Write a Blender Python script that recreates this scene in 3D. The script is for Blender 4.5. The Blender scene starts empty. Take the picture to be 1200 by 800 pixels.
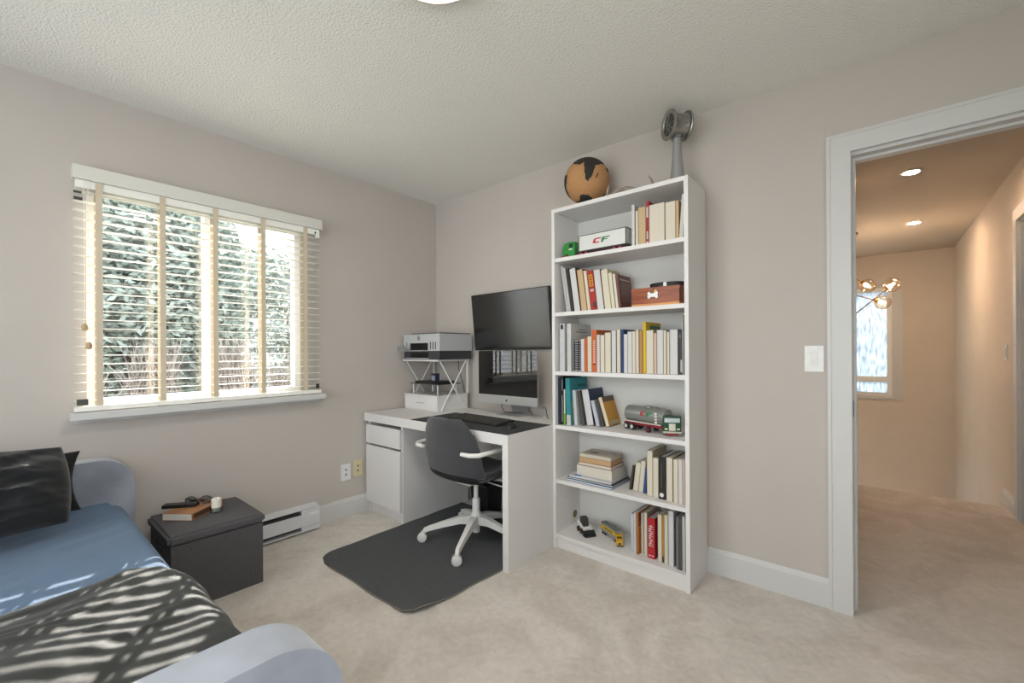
import bpy, bmesh, math, random
from mathutils import Vector, Matrix, noise
random.seed(7)
S = bpy.context.scene
C = S.collection
R = math.radians

# ------------------------------------------------------------------ camera
YAW, PITCH, ROLL = 0.7009, 0.0005, -0.006
FPX = 507.0                                   # focal length in pixels of a 1200 px wide frame
fw = Vector((-math.sin(YAW)*math.cos(PITCH), math.cos(YAW)*math.cos(PITCH), math.sin(PITCH)))
rt = Vector((math.cos(YAW), math.sin(YAW), 0)); up = rt.cross(fw)
rt2 = rt*math.cos(ROLL) + up*math.sin(ROLL); up2 = up*math.cos(ROLL) - rt*math.sin(ROLL)
cam_d = bpy.data.cameras.new('camera'); cam = bpy.data.objects.new('camera', cam_d); C.objects.link(cam)
m = Matrix.Identity(4)
for i in range(3):
    m[i][0], m[i][1], m[i][2] = rt2[i], up2[i], -fw[i]
m.translation = Vector((2.9073, -2.4360, 1.1772)); cam.matrix_world = m
cam_d.sensor_width = 36; cam_d.lens = 36*FPX/1200; cam_d.shift_y = 10.6/1200; cam_d.clip_start = 0.02
S.camera = cam

# ------------------------------------------------------------------ sky, sun, exposure
w = bpy.data.worlds.new('sky'); S.world = w; w.use_nodes = True
bg = w.node_tree.nodes['Background']; bg.inputs[0].default_value = (0.90, 0.955, 1.0, 1); bg.inputs[1].default_value = 2.6
sd = bpy.data.lights.new('sun', 'SUN'); sun = bpy.data.objects.new('sun', sd); C.objects.link(sun)
sd.energy = 8.5; sd.angle = R(0.35); sd.color = (1.0, 0.95, 0.87)
sun.rotation_euler = Vector((1, -0.53, -0.57)).to_track_quat('-Z', 'Y').to_euler()
def portal(name, loc, nrm, sx, sy):
    d = bpy.data.lights.new(name, 'AREA'); o = bpy.data.objects.new(name, d); C.objects.link(o)
    d.shape = 'RECTANGLE'; d.size = sx; d.size_y = sy; d.cycles.is_portal = True
    o.location = loc; o.rotation_euler = Vector(nrm).to_track_quat('-Z', 'Z').to_euler()
portal('window_portal', (-0.16, -1.63, 1.46), (1, 0, 0), 1.1, 1.12)
portal('added_side_window_portal', (3.90, -2.55, 1.5), (-1, 0, 0), 1.7, 1.25)  # this portal and the next two serve the added, unseen windows
portal('added_rear_window_portal', (1.95, -4.05, 1.3), (0, 1, 0), 3.1, 1.9)
portal('added_stair_side_window_portal', (1.15, 4.7, 0.1), (1, 0, 0), 1.0, 2.0)
portal('stair_window_portal', (2.55, 5.42, 1.25), (0, -1, 0), 1.1, 1.5)
S.view_settings.view_transform = 'Standard'; S.view_settings.look = 'None'
S.view_settings.exposure = 0.95; S.view_settings.gamma = 1.0; S.view_settings.use_curve_mapping = False
LAMP = 24.0         # ceiling lamp emission
HALL = 240.0         # hall downlights emission

# ------------------------------------------------------------------ materials
def lin(h):
    if isinstance(h, (tuple, list)): return (*h, 1)
    v = [int(h[i:i+2], 16)/255 for i in (0, 2, 4)]
    return (*[(c/12.92 if c <= 0.04045 else ((c+0.055)/1.055)**2.4) for c in v], 1)
MATS = {}
def mat(key, col='ffffff', rough=0.6, metal=0.0, spec=0.5, var=0.0, vscale=20, bump=0.0, bscale=200, bdist=0.002,
        sheen=0.0, stretch=None, coat=0.0, col2=None, detail=3, wave=None):
    if key in MATS: return MATS[key]
    m = bpy.data.materials.new(key); m.use_nodes = True; nt = m.node_tree; b = nt.nodes['Principled BSDF']
    b.inputs['Base Color'].default_value = lin(col); b.inputs['Roughness'].default_value = rough
    b.inputs['Metallic'].default_value = metal; b.inputs['Specular IOR Level'].default_value = spec
    b.inputs['Coat Weight'].default_value = coat; b.inputs['Sheen Weight'].default_value = sheen
    tc = mp = None
    if var or bump or wave:
        tc = nt.nodes.new('ShaderNodeTexCoord'); mp = nt.nodes.new('ShaderNodeMapping')
        nt.links.new(tc.outputs['Object'], mp.inputs['Vector'])
        if stretch: mp.inputs['Scale'].default_value = stretch
    if var:
        n = nt.nodes.new('ShaderNodeTexNoise'); n.inputs['Scale'].default_value = vscale; n.inputs['Detail'].default_value = detail
        r = nt.nodes.new('ShaderNodeValToRGB'); c = lin(col); c2 = lin(col2) if col2 else tuple(max(0, x*(1-var)) for x in c[:3])+(1,)
        c1 = c if col2 else tuple(min(1, x*(1+var*0.6)) for x in c[:3])+(1,)
        r.color_ramp.elements[0].position = 0.32; r.color_ramp.elements[1].position = 0.68
        r.color_ramp.elements[0].color = c2; r.color_ramp.elements[1].color = c1
        nt.links.new(mp.outputs[0], n.inputs['Vector']); nt.links.new(n.outputs['Fac'], r.inputs[0]); nt.links.new(r.outputs[0], b.inputs['Base Color'])
    if bump:
        n2 = nt.nodes.new('ShaderNodeTexNoise'); n2.inputs['Scale'].default_value = bscale; n2.inputs['Detail'].default_value = 2
        bp = nt.nodes.new('ShaderNodeBump'); bp.inputs['Strength'].default_value = bump; bp.inputs['Distance'].default_value = bdist
        nt.links.new(mp.outputs[0], n2.inputs['Vector']); nt.links.new(n2.outputs['Fac'], bp.inputs['Height']); nt.links.new(bp.outputs[0], b.inputs['Normal'])
    MATS[key] = m; return m
def emit(key, col, strength):
    if key in MATS: return MATS[key]
    m = bpy.data.materials.new(key); m.use_nodes = True; nt = m.node_tree; b = nt.nodes['Principled BSDF']
    b.inputs['Base Color'].default_value = lin(col); b.inputs['Emission Color'].default_value = lin(col); b.inputs['Emission Strength'].default_value = strength
    MATS[key] = m; return m
def glass(key, tint='ffffff', refl=0.08, rough=0.02):
    if key in MATS: return MATS[key]
    m = bpy.data.materials.new(key); m.use_nodes = True; nt = m.node_tree; nt.nodes.clear()
    o = nt.nodes.new('ShaderNodeOutputMaterial'); mx = nt.nodes.new('ShaderNodeMixShader'); t = nt.nodes.new('ShaderNodeBsdfTransparent')
    g = nt.nodes.new('ShaderNodeBsdfGlossy'); lw = nt.nodes.new('ShaderNodeLayerWeight'); mt = nt.nodes.new('ShaderNodeMath'); mt.operation = 'MULTIPLY_ADD'
    lw.inputs[0].default_value = 0.3; mt.inputs[1].default_value = 0.4; mt.inputs[2].default_value = refl
    t.inputs[0].default_value = lin(tint); g.inputs['Roughness'].default_value = rough
    nt.links.new(lw.outputs['Fresnel'], mt.inputs[0]); nt.links.new(mt.outputs[0], mx.inputs[0])
    nt.links.new(t.outputs[0], mx.inputs[1]); nt.links.new(g.outputs[0], mx.inputs[2]); nt.links.new(mx.outputs[0], o.inputs[0])
    MATS[key] = m; return m
def flat(hexc, rough=0.55): return mat('paint_' + hexc + ('_g' if rough < 0.4 else ''), hexc, rough, var=0.05, vscale=30)

# ------------------------------------------------------------------ mesh helpers
def setp(o, label=None, cat=None, group=None, kind=None):
    if label: o['label'] = label
    if cat: o['category'] = cat
    if group: o['group'] = group
    if kind: o['kind'] = kind
    return o
def thing(name, label, cat, loc=(0, 0, 0), rotz=0.0, group=None, local=False, rot=None):
    o = bpy.data.objects.new(name, None); C.objects.link(o); o.empty_display_size = 0.05
    o.location = loc; o.rotation_euler = rot if rot else (0, 0, rotz); o['_l'] = 1 if local else 0
    return setp(o, label, cat, group)
def rootof(o):
    while o.parent: o = o.parent
    return o
def put(name, bm, ma, parent=None, smooth=False, bevel=0.0, seg=2, angle=40):
    if bevel:
        ed = [e for e in bm.edges if len(e.link_faces) == 2 and e.calc_face_angle(0) > R(30)]
        bmesh.ops.bevel(bm, geom=ed, offset=bevel, segments=seg, profile=0.5, affect='EDGES')
    bmesh.ops.recalc_face_normals(bm, faces=bm.faces[:])
    me = bpy.data.meshes.new(name); bm.to_mesh(me); bm.free()
    if isinstance(ma, (list, tuple)):
        for x in ma: me.materials.append(x)
    else: me.materials.append(ma)
    o = bpy.data.objects.new(name, me); C.objects.link(o)
    if parent is not None:
        rr = rootof(parent)
        if not rr.get('_l', 1): me.transform(Matrix.Translation(-rr.location))
        o.parent = parent
    else:
        vs = me.vertices
        if len(vs):
            c = Vector((sum(v.co.x for v in vs)/len(vs), sum(v.co.y for v in vs)/len(vs), min(v.co.z for v in vs)))
            me.transform(Matrix.Translation(-c)); o.location = c
        o['_l'] = 0
    if smooth:
        for p in me.polygons: p.use_smooth = True
        try: me.set_sharp_from_angle(angle=R(angle))
        except Exception: pass
    return o
def abox(bm, x0, x1, y0, y1, z0, z1, M=None):
    x0, x1 = min(x0, x1), max(x0, x1); y0, y1 = min(y0, y1), max(y0, y1); z0, z1 = min(z0, z1), max(z0, z1)
    P = [(x0,y0,z0),(x1,y0,z0),(x1,y1,z0),(x0,y1,z0),(x0,y0,z1),(x1,y0,z1),(x1,y1,z1),(x0,y1,z1)]
    v = [bm.verts.new(M @ Vector(p) if M else p) for p in P]
    for f in ((0,3,2,1),(4,5,6,7),(0,1,5,4),(1,2,6,5),(2,3,7,6),(3,0,4,7)): bm.faces.new([v[i] for i in f])
def box(name, b, ma, parent=None, bevel=0.0, seg=2, smooth=None, M=None):
    bm = bmesh.new(); abox(bm, *b, M=M); return put(name, bm, ma, parent, smooth=bool(bevel) if smooth is None else smooth, bevel=bevel, seg=seg)
def aprism(bm, pts, axis, a0, a1, M=None):
    """polygon pts (2D) extruded along axis 'x','y' or 'z' from a0 to a1"""
    def p3(p, a):
        q = {'x': (a, p[0], p[1]), 'y': (p[0], a, p[1]), 'z': (p[0], p[1], a)}[axis]
        return M @ Vector(q) if M else q
    A = [bm.verts.new(p3(p, a0)) for p in pts]; B = [bm.verts.new(p3(p, a1)) for p in pts]
    n = len(pts); bm.faces.new(A); bm.faces.new(B[::-1])
    for i in range(n): bm.faces.new([A[i], B[i], B[(i+1) % n], A[(i+1) % n]])
def prism(name, pts, axis, a0, a1, ma, parent=None, bevel=0.0, smooth=False, M=None, seg=2, angle=40):
    bm = bmesh.new(); aprism(bm, pts, axis, a0, a1, M); return put(name, bm, ma, parent, smooth=smooth or bool(bevel), bevel=bevel, seg=seg, angle=angle)
def atube(bm, pts, rad, n=8, cap=True):
    pts = [Vector(p) for p in pts]; rings = []; k = len(pts); rad = rad if isinstance(rad, (list, tuple)) else [rad]*k
    d0 = (pts[1]-pts[0]).normalized(); ref = Vector((0, 0, 1)) if abs(d0.z) < 0.9 else Vector((1, 0, 0)); nrm = d0.cross(ref).normalized()
    for i, p in enumerate(pts):
        d = ((pts[min(i+1, k-1)]-pts[max(i-1, 0)])).normalized()
        nrm = (nrm - d*nrm.dot(d)).normalized(); bn = d.cross(nrm)
        rings.append([bm.verts.new(p + (nrm*math.cos(2*math.pi*j/n) + bn*math.sin(2*math.pi*j/n))*rad[i]) for j in range(n)])
    for a, b in zip(rings, rings[1:]):
        for j in range(n): bm.faces.new([a[j], a[(j+1) % n], b[(j+1) % n], b[j]])
    if cap: bm.faces.new(rings[0][::-1]); bm.faces.new(rings[-1])
def tube(name, pts, rad, ma, parent=None, n=10, smooth=True):
    bm = bmesh.new(); atube(bm, pts, rad, n); return put(name, bm, ma, parent, smooth=smooth)
def alathe(bm, prof, n=24, M=None, cap=True):
    """prof: (r, z) pairs revolved about z; capped where r>0 at ends"""
    rings = []
    for r, z in prof:
        if r < 1e-6: rings.append([bm.verts.new(M @ Vector((0, 0, z)) if M else (0, 0, z))]); continue
        ring = []
        for j in range(n):
            q = Vector((r*math.cos(2*math.pi*j/n), r*math.sin(2*math.pi*j/n), z)); ring.append(bm.verts.new(M @ q if M else q))
        rings.append(ring)
    for a, b in zip(rings, rings[1:]):
        for j in range(n):
            if len(a) == 1 and len(b) == 1: continue
            if len(a) == 1: bm.faces.new([a[0], b[(j+1) % n], b[j]])
            elif len(b) == 1: bm.faces.new([a[j], a[(j+1) % n], b[0]])
            else: bm.faces.new([a[j], a[(j+1) % n], b[(j+1) % n], b[j]])
    if cap and len(rings[0]) > 1: bm.faces.new(rings[0][::-1])
    if cap and len(rings[-1]) > 1: bm.faces.new(rings[-1])
def lathe(name, prof, ma, parent=None, n=24, M=None, smooth=True, angle=40, cap=True):
    bm = bmesh.new(); alathe(bm, prof, n, M, cap); return put(name, bm, ma, parent, smooth=smooth, angle=angle)
def T(x, y, z): return Matrix.Translation((x, y, z))
def axis_to(d):   # matrix turning +z onto d
    return Vector(d).to_track_quat('Z', 'Y').to_matrix().to_4x4()
def rrect(x0, x1, y0, y1, r, n=6, corners='1111'):
    P = []
    for k, (cx, cy, a) in enumerate(((x1, y0, -90), (x1, y1, 0), (x0, y1, 90), (x0, y0, 180))):
        if corners[k] == '0' or r <= 0: P.append((cx, cy)); continue
        sx = -1 if cx == x1 else 1; sy = -1 if cy == y1 else 1
        for i in range(n+1):
            t = R(a + 90*i/n); P.append((cx + sx*r + r*math.cos(t), cy + sy*r + r*math.sin(t)))
    return P
def wall(name, axis, a0, a1, us, zs, holes, ma, parent=None):
    """slab along u with rectangular holes (set of (i,j) cells), thickness a0..a1 on the given axis"""
    bm = bmesh.new(); vv = {}
    def V(i, j, s):
        if (i, j, s) not in vv:
            a = (a0, a1)[s]; vv[(i, j, s)] = bm.verts.new((a, us[i], zs[j]) if axis == 'x' else (us[i], a, zs[j]))
        return vv[(i, j, s)]
    solid = lambda i, j: 0 <= i < len(us)-1 and 0 <= j < len(zs)-1 and (i, j) not in holes
    for i in range(len(us)-1):
        for j in range(len(zs)-1):
            if not solid(i, j): continue
            for s in (0, 1): bm.faces.new([V(i, j, s), V(i+1, j, s), V(i+1, j+1, s), V(i, j+1, s)])
            for (di, dj, e) in ((-1, 0, ((i, j), (i, j+1))), (1, 0, ((i+1, j), (i+1, j+1))), (0, -1, ((i, j), (i+1, j))), (0, 1, ((i, j+1), (i+1, j+1)))):
                if not solid(i+di, j+dj):
                    (p, q2), (r2, s2) = e
                    bm.faces.new([V(p, q2, 0), V(r2, s2, 0), V(r2, s2, 1), V(p, q2, 1)])
    o = put(name, bm, ma, parent)
    if parent is None: setp(o, kind='structure')
    return o
def struct(o, label=None): return setp(o, label=label, kind='structure')
def cut(me_obj): pass
# ------------------------------------------------------------------ surfaces
M_WALL = mat('greige_wall_paint', 'c4bcb4', 0.75, spec=0.25, var=0.02, vscale=3, bump=0.12, bscale=260, bdist=0.001)
M_HALL = mat('warm_hall_paint', 'd9cec2', 0.75, spec=0.25, var=0.02, vscale=3, bump=0.12, bscale=260, bdist=0.001)
M_TRIM = mat('white_trim_paint', 'd1d0cd', 0.38, bump=0.03, bscale=40)
M_CEIL = mat('textured_ceiling', 'eceae3', 0.95, spec=0.1, bump=0.85, bscale=100, bdist=0.006)
def carpet():
    m = bpy.data.materials.new('beige_carpet'); m.use_nodes = True; nt = m.node_tree; b = nt.nodes['Principled BSDF']
    L = nt.links.new; N = nt.nodes.new
    tc = N('ShaderNodeTexCoord')
    big = N('ShaderNodeTexNoise'); big.inputs['Scale'].default_value = 2.6; big.inputs['Detail'].default_value = 5; big.inputs['Distortion'].default_value = 1.4
    mid = N('ShaderNodeTexNoise'); mid.inputs['Scale'].default_value = 38; mid.inputs['Detail'].default_value = 4
    fine = N('ShaderNodeTexNoise'); fine.inputs['Scale'].default_value = 420; fine.inputs['Detail'].default_value = 2
    for n in (big, mid, fine): L(tc.outputs['Object'], n.inputs['Vector'])
    r1 = N('ShaderNodeValToRGB'); r1.color_ramp.elements[0].position = 0.40; r1.color_ramp.elements[1].position = 0.60
    r1.color_ramp.elements[0].color = lin('d6ccc1'); r1.color_ramp.elements[1].color = lin('e6ddd3')
    L(big.outputs['Fac'], r1.inputs[0])
    r2 = N('ShaderNodeValToRGB'); r2.color_ramp.elements[0].position = 0.3; r2.color_ramp.elements[1].position = 0.7
    r2.color_ramp.elements[0].color = (0.86, 0.855, 0.85, 1); r2.color_ramp.elements[1].color = (1.05, 1.05, 1.05, 1)
    L(mid.outputs['Fac'], r2.inputs[0])
    r3 = N('ShaderNodeValToRGB'); r3.color_ramp.elements[0].position = 0.25; r3.color_ramp.elements[1].position = 0.75
    r3.color_ramp.elements[0].color = (0.72, 0.72, 0.72, 1); r3.color_ramp.elements[1].color = (1.15, 1.15, 1.15, 1)
    L(fine.outputs['Fac'], r3.inputs[0])
    mx = N('ShaderNodeMix'); mx.data_type = 'RGBA'; mx.blend_type = 'MULTIPLY'; mx.inputs[0].default_value = 0.7
    L(r1.outputs[0], mx.inputs[6]); L(r2.outputs[0], mx.inputs[7])
    mx2 = N('ShaderNodeMix'); mx2.data_type = 'RGBA'; mx2.blend_type = 'MULTIPLY'; mx2.inputs[0].default_value = 0.6
    L(mx.outputs[2], mx2.inputs[6]); L(r3.outputs[0], mx2.inputs[7]); L(mx2.outputs[2], b.inputs['Base Color'])
    b.inputs['Roughness'].default_value = 1.0; b.inputs['Specular IOR Level'].default_value = 0.05; b.inputs['Sheen Weight'].default_value = 0.25
    ad = N('ShaderNodeMath'); ad.operation = 'MULTIPLY_ADD'; ad.inputs[1].default_value = 1.0
    L(fine.outputs['Fac'], ad.inputs[0]); L(mid.outputs['Fac'], ad.inputs[2])
    bp = N('ShaderNodeBump'); bp.inputs['Strength'].default_value = 0.6; bp.inputs['Distance'].default_value = 0.006
    L(ad.outputs[0], bp.inputs['Height']); L(bp.outputs[0], b.inputs['Normal'])
    return m
M_CARPET = carpet()
H = 2.44

# floor: room and landing, open over the stairwell
struct(box('floor', (-0.14, 3.86, -4.0, 0.06, -0.2, 0.0), M_CARPET), 'beige cut-pile carpet of the room')
struct(box('floor_landing', (1.2, 3.65, 0.06, 2.36, -0.2, 0.0), M_CARPET), 'beige carpet of the landing outside the door')
struct(box('floor_lower', (1.2, 3.65, 2.36, 5.25, -2.9, -2.8), M_CARPET), 'lower floor at the foot of the stairwell')
struct(box('ceiling', (-0.14, 3.86, -4.0, 0.12, H, H+0.15), M_CEIL), 'white knockdown-textured ceiling')
struct(box('ceiling_hall', (1.2, 3.80, 0.12, 5.4, H, H+0.15), mat('hall_ceiling_paint', 'bbb0a2', 0.9, bump=0.3, bscale=90, bdist=0.003)), 'smooth warm ceiling over the landing')
WY0, WY1, WZ0, WZ1 = -2.165, -1.115, 0.905, 2.02
wall('wall_left', 'x', -0.14, 0.0, [-4.0, WY0, WY1, 0.12], [-0.02, WZ0, WZ1, H], {(1, 1)}, M_WALL)
DX0, DX1, DZ = 2.8065, 3.6185, 2.0452
wall('wall_back', 'y', 0.0, 0.12, [0.0, DX0, DX1, 3.86], [-0.02, 0.0, DZ, H], {(1, 0), (1, 1)}, M_WALL)
wall('wall_right', 'x', 3.72, 3.86, [-4.0, -3.40, -1.70, 0.0], [-0.02, 0.88, 2.12, H], {(1, 1)}, M_WALL)
wall('wall_front', 'y', -4.0, -3.90, [0.0, 0.4, 3.5, 3.72], [-0.02, 0.35, 2.25, H], {(1, 1)}, M_WALL)
# landing and stairwell
wall('wall_hall_right', 'x', 3.65, 3.80, [0.12, 1.16, 2.02, 5.25], [-2.8, 0.0, 2.04, H], {(1, 1)}, M_HALL)
wall('wall_hall_left', 'x', 2.60, 2.735, [0.12, 2.33], [-0.02, H], set(), M_HALL)
wall('wall_stair_left', 'x', 1.2, 1.3, [0.12, 4.2, 5.2, 5.25], [-2.8, -0.9, 0.9, H], {(1, 1)}, M_HALL)
HX0, HX1, HZ0, HZ1 = 2.05, 3.06, 0.53, 2.0
wall('wall_hall_back', 'y', 5.25, 5.40, [1.2, HX0, HX1, 3.80], [-2.8, HZ0, HZ1, H], {(1, 1)}, M_HALL)
struct(box('wall_stair_front', (1.3, 3.65, 2.30, 2.355, -2.8, -0.2), M_HALL))
struct(box('wall_side_room', (4.6, 4.65, 0.9, 2.3, 0.0, H), M_HALL))
struct(box('floor_side_room', (3.65, 4.65, 0.9, 2.3, -0.2, 0.0), M_CARPET))
struct(box('ceiling_side_room', (3.80, 4.65, 0.9, 2.3, H, H+.1), M_HALL))
for k, yy in enumerate((0.88, 2.28)): struct(box('wall_side_room_%d' % (k+1), (3.80, 4.65, yy, yy+.05, 0, H), M_HALL))

# baseboards: a board with an eased top
def baseboard(name, axis, a, d, u0, u1, h=0.132, t=0.016):
    pr = [(0, 0), (t*d, 0), (t*d, h-0.022), (t*d*0.75, h-0.016), (t*d*0.6, h-0.004), (t*d*0.4, h), (0, h)]
    bm = bmesh.new()
    if axis == 'x':
        A = [bm.verts.new((a+p, u0, z)) for p, z in pr]; B = [bm.verts.new((a+p, u1, z)) for p, z in pr]
    else:
        A = [bm.verts.new((u0, a+p, z)) for p, z in pr]; B = [bm.verts.new((u1, a+p, z)) for p, z in pr]
    n = len(pr); bm.faces.new(A); bm.faces.new(B[::-1])
    for i in range(n): bm.faces.new([A[i], B[i], B[(i+1) % n], A[(i+1) % n]])
    return struct(put(name, bm, M_TRIM))
baseboard('baseboard_left', 'x', 0.0, 1, -1.062, -0.017)
baseboard('baseboard_back', 'y', 0.0, -1, 0.0, 2.737)
baseboard('baseboard_right', 'x', 3.72, -1, -3.9, -0.017)
baseboard('baseboard_front', 'y', -3.9, 1, 0.0, 3.72)
baseboard('baseboard_hall_left', 'x', 2.735, 1, 0.15, 2.345, h=0.1)
baseboard('baseboard_hall_right', 'x', 3.65, -1, 2.115, 2.50, h=0.105, t=0.02)

# door 1: cased opening with stop, strike plate
d1 = thing('door_1', 'white cased door opening to the landing', None, (3.2, 0.06, 0)); setp(d1, kind='structure')
for nm, b in (('casing', (2.735, 2.822, -0.022, 0.0, 0, 2.045)), ('casing', (3.603, 3.69, -0.022, 0.0, 0, 2.045)), ('head_casing', (2.735, 3.69, -0.022, 0.0, 2.045, 2.132))):
    box(nm, b, M_TRIM, d1, bevel=0.004)
for nm, b in (('casing_bead', (2.741, 2.749, -0.026, -0.022, 0, 2.118)), ('casing_bead', (2.741, 3.684, -0.026, -0.022, 2.118, 2.126))):
    box(nm, b, M_TRIM, d1, bevel=0.0015)
for nm, b in (('casing', (2.737, 2.822, 0.12, 0.14, 0, 2.045)), ('casing', (3.603, 3.645, 0.12, 0.14, 0, 2.045)), ('head_casing', (2.737, 3.645, 0.12, 0.14, 2.045, 2.132))):
    box(nm, b, M_TRIM, d1, bevel=0.004)
box('jamb', (2.807, 2.825, 0.0, 0.12, 0, 2.045), M_TRIM, d1)
box('jamb', (3.600, 3.618, 0.0, 0.12, 0, 2.045), M_TRIM, d1)
box('head_jamb', (2.825, 3.600, 0.0, 0.12, 2.031, 2.0449), M_TRIM, d1)
box('door_stop', (2.825, 2.836, 0.045, 0.085, 0, 2.031), M_TRIM, d1, bevel=0.002)
box('door_stop', (3.589, 3.600, 0.045, 0.085, 0, 2.031), M_TRIM, d1, bevel=0.002)
box('head_stop', (2.836, 3.589, 0.045, 0.085, 2.020, 2.031), M_TRIM, d1, bevel=0.002)
box('strike_plate', (2.825, 2.8268, 0.012, 0.036, 0.875, 0.945), mat('dark_bronze', '26221f', 0.4, metal=0.8), d1)

# casing of the opening in the right landing wall
d2 = thing('door_2', 'white cased doorway in the right landing wall', None, (3.65, 1.59, 0)); setp(d2, kind='structure')
box('casing', (3.63, 3.65, 2.02, 2.112, 0, 2.04), M_TRIM, d2, bevel=0.004)
box('casing', (3.63, 3.65, 1.07, 1.16, 0, 2.04), M_TRIM, d2, bevel=0.004)
box('head_casing', (3.63, 3.65, 1.07, 2.112, 2.04, 2.125), M_TRIM, d2, bevel=0.004)
box('jamb', (3.65, 3.80, 2.005, 2.02, 0, 2.04), M_TRIM, d2); box('jamb', (3.65, 3.80, 1.16, 1.175, 0, 2.04), M_TRIM, d2)
box('head_jamb', (3.65, 3.80, 1.175, 2.005, 2.025, 2.04), M_TRIM, d2)

# window 1: vinyl slider behind the blind
M_VINYL = mat('white_vinyl', 'eeeeec', 0.35)
M_GLASS = glass('window_glass')
def slider(name, axis, a, u0, u1, z0, z1, um, label, panes_mat, fr=0.045, transom=None):
    o = thing(name, label, None, ((a, (u0+u1)/2, z0) if axis == 'x' else ((u0+u1)/2, a, z0))); setp(o, kind='structure')
    def bx(nm, ua, ub, za, zb, t=0.06, mt=M_VINYL, bev=0.004):
        b = (a-t/2, a+t/2, ua, ub, za, zb) if axis == 'x' else (ua, ub, a-t/2, a+t/2, za, zb)
        return box(nm, b, mt, o, bevel=bev)
    bx('frame_rail', u0, u1, z0, z0+fr); bx('frame_rail', u0, u1, z1-fr, z1)
    bx('frame_stile', u0, u0+fr, z0+fr, z1-fr); bx('frame_stile', u1-fr, u1, z0+fr, z1-fr)
    if um: bx('mullion', um-0.022, um+0.022, z0+fr, z1-fr)
    if transom: bx('transom', u0+fr, u1-fr, transom-0.035, transom+0.035)
    us = [u0+fr, um-0.022, um+0.022, u1-fr] if um else [u0+fr, u1-fr]
    zz = [z0+fr, transom-0.035, transom+0.035, z1-fr] if transom else [z0+fr, z1-fr]
    for i in range(0, len(us), 2):
        for j in range(0, len(zz), 2): bx('pane', us[i], us[i+1], zz[j], zz[j+1], 0.006, panes_mat, 0)
    return o
slider('window_1', 'x', -0.105, WY0, WY1, WZ0, WZ1, -1.644, 'white vinyl slider window behind the blind', M_GLASS)
slider('added_window_right', 'x', 3.80, -3.40, -1.70, 0.88, 2.12, -2.55, 'white vinyl window added unseen in the right wall for daylight', M_GLASS)  # unseen opening, added so daylight brightens the room from the right
slider('added_window_rear', 'y', -3.95, 0.4, 3.5, 0.35, 2.25, 1.95, 'large white vinyl window added behind the camera for daylight', M_GLASS)  # added out of view to light the bookcase and back wall frontally
struct(box('trim_1', (0.0, 0.082, -2.226, -1.024, 0.866, 0.900), M_TRIM, bevel=0.004), 'white painted window sill under the blind')
box('apron', (0.0, 0.02, -2.21, -1.04, 0.846, 0.866), M_TRIM, bpy.data.objects['trim_1'], bevel=0.003)
slider('added_window_stair', 'x', 1.25, 4.2, 5.2, -0.9, 0.9, None, 'white vinyl window added unseen left of the stairwell for daylight', M_GLASS)  # added low and out of view to throw daylight on the right landing wall
def rain_glass():
    m = bpy.data.materials.new('obscured_glass'); m.use_nodes = True; nt = m.node_tree; nt.nodes.clear(); L = nt.links.new; N = nt.nodes.new
    o = N('ShaderNodeOutputMaterial'); t = N('ShaderNodeBsdfTranslucent'); g = N('ShaderNodeBsdfGlossy'); mx = N('ShaderNodeMixShader'); mx.inputs[0].default_value = 0.06
    tc = N('ShaderNodeTexCoord'); mp = N('ShaderNodeMapping'); mp.inputs['Scale'].default_value = (45, 45, 7); n = N('ShaderNodeTexNoise'); n.inputs['Scale'].default_value = 1.0; n.inputs['Detail'].default_value = 4
    r = N('ShaderNodeValToRGB'); r.color_ramp.elements[0].position = 0.3; r.color_ramp.elements[1].position = 0.65
    r.color_ramp.elements[0].color = lin('868f96'); r.color_ramp.elements[1].color = lin('bac1c6'); g.inputs['Roughness'].default_value = 0.25
    L(tc.outputs['Object'], mp.inputs[0]); L(mp.outputs[0], n.inputs['Vector']); L(n.outputs['Fac'], r.inputs[0]); L(r.outputs[0], t.inputs[0])
    L(t.outputs[0], mx.inputs[1]); L(g.outputs[0], mx.inputs[2]); L(mx.outputs[0], o.inputs[0]); return m
w2 = slider('window_2', 'y', 5.30, HX0, HX1, HZ0, HZ1, None, 'obscured-glass stairwell window with lower vent pane', rain_glass(), fr=0.05, transom=0.76)
for b in ((HX1, HX1+0.105, 5.232, 5.25, HZ0, HZ1), (HX0-0.105, HX0, 5.232, 5.25, HZ0, HZ1), (HX0-0.105, HX1+0.105, 5.232, 5.25, HZ1, HZ1+0.10), (HX0-0.125, HX1+0.125, 5.215, 5.25, HZ0-0.03, HZ0)):
    box('window_casing', b, M_TRIM, w2, bevel=0.003)

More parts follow.
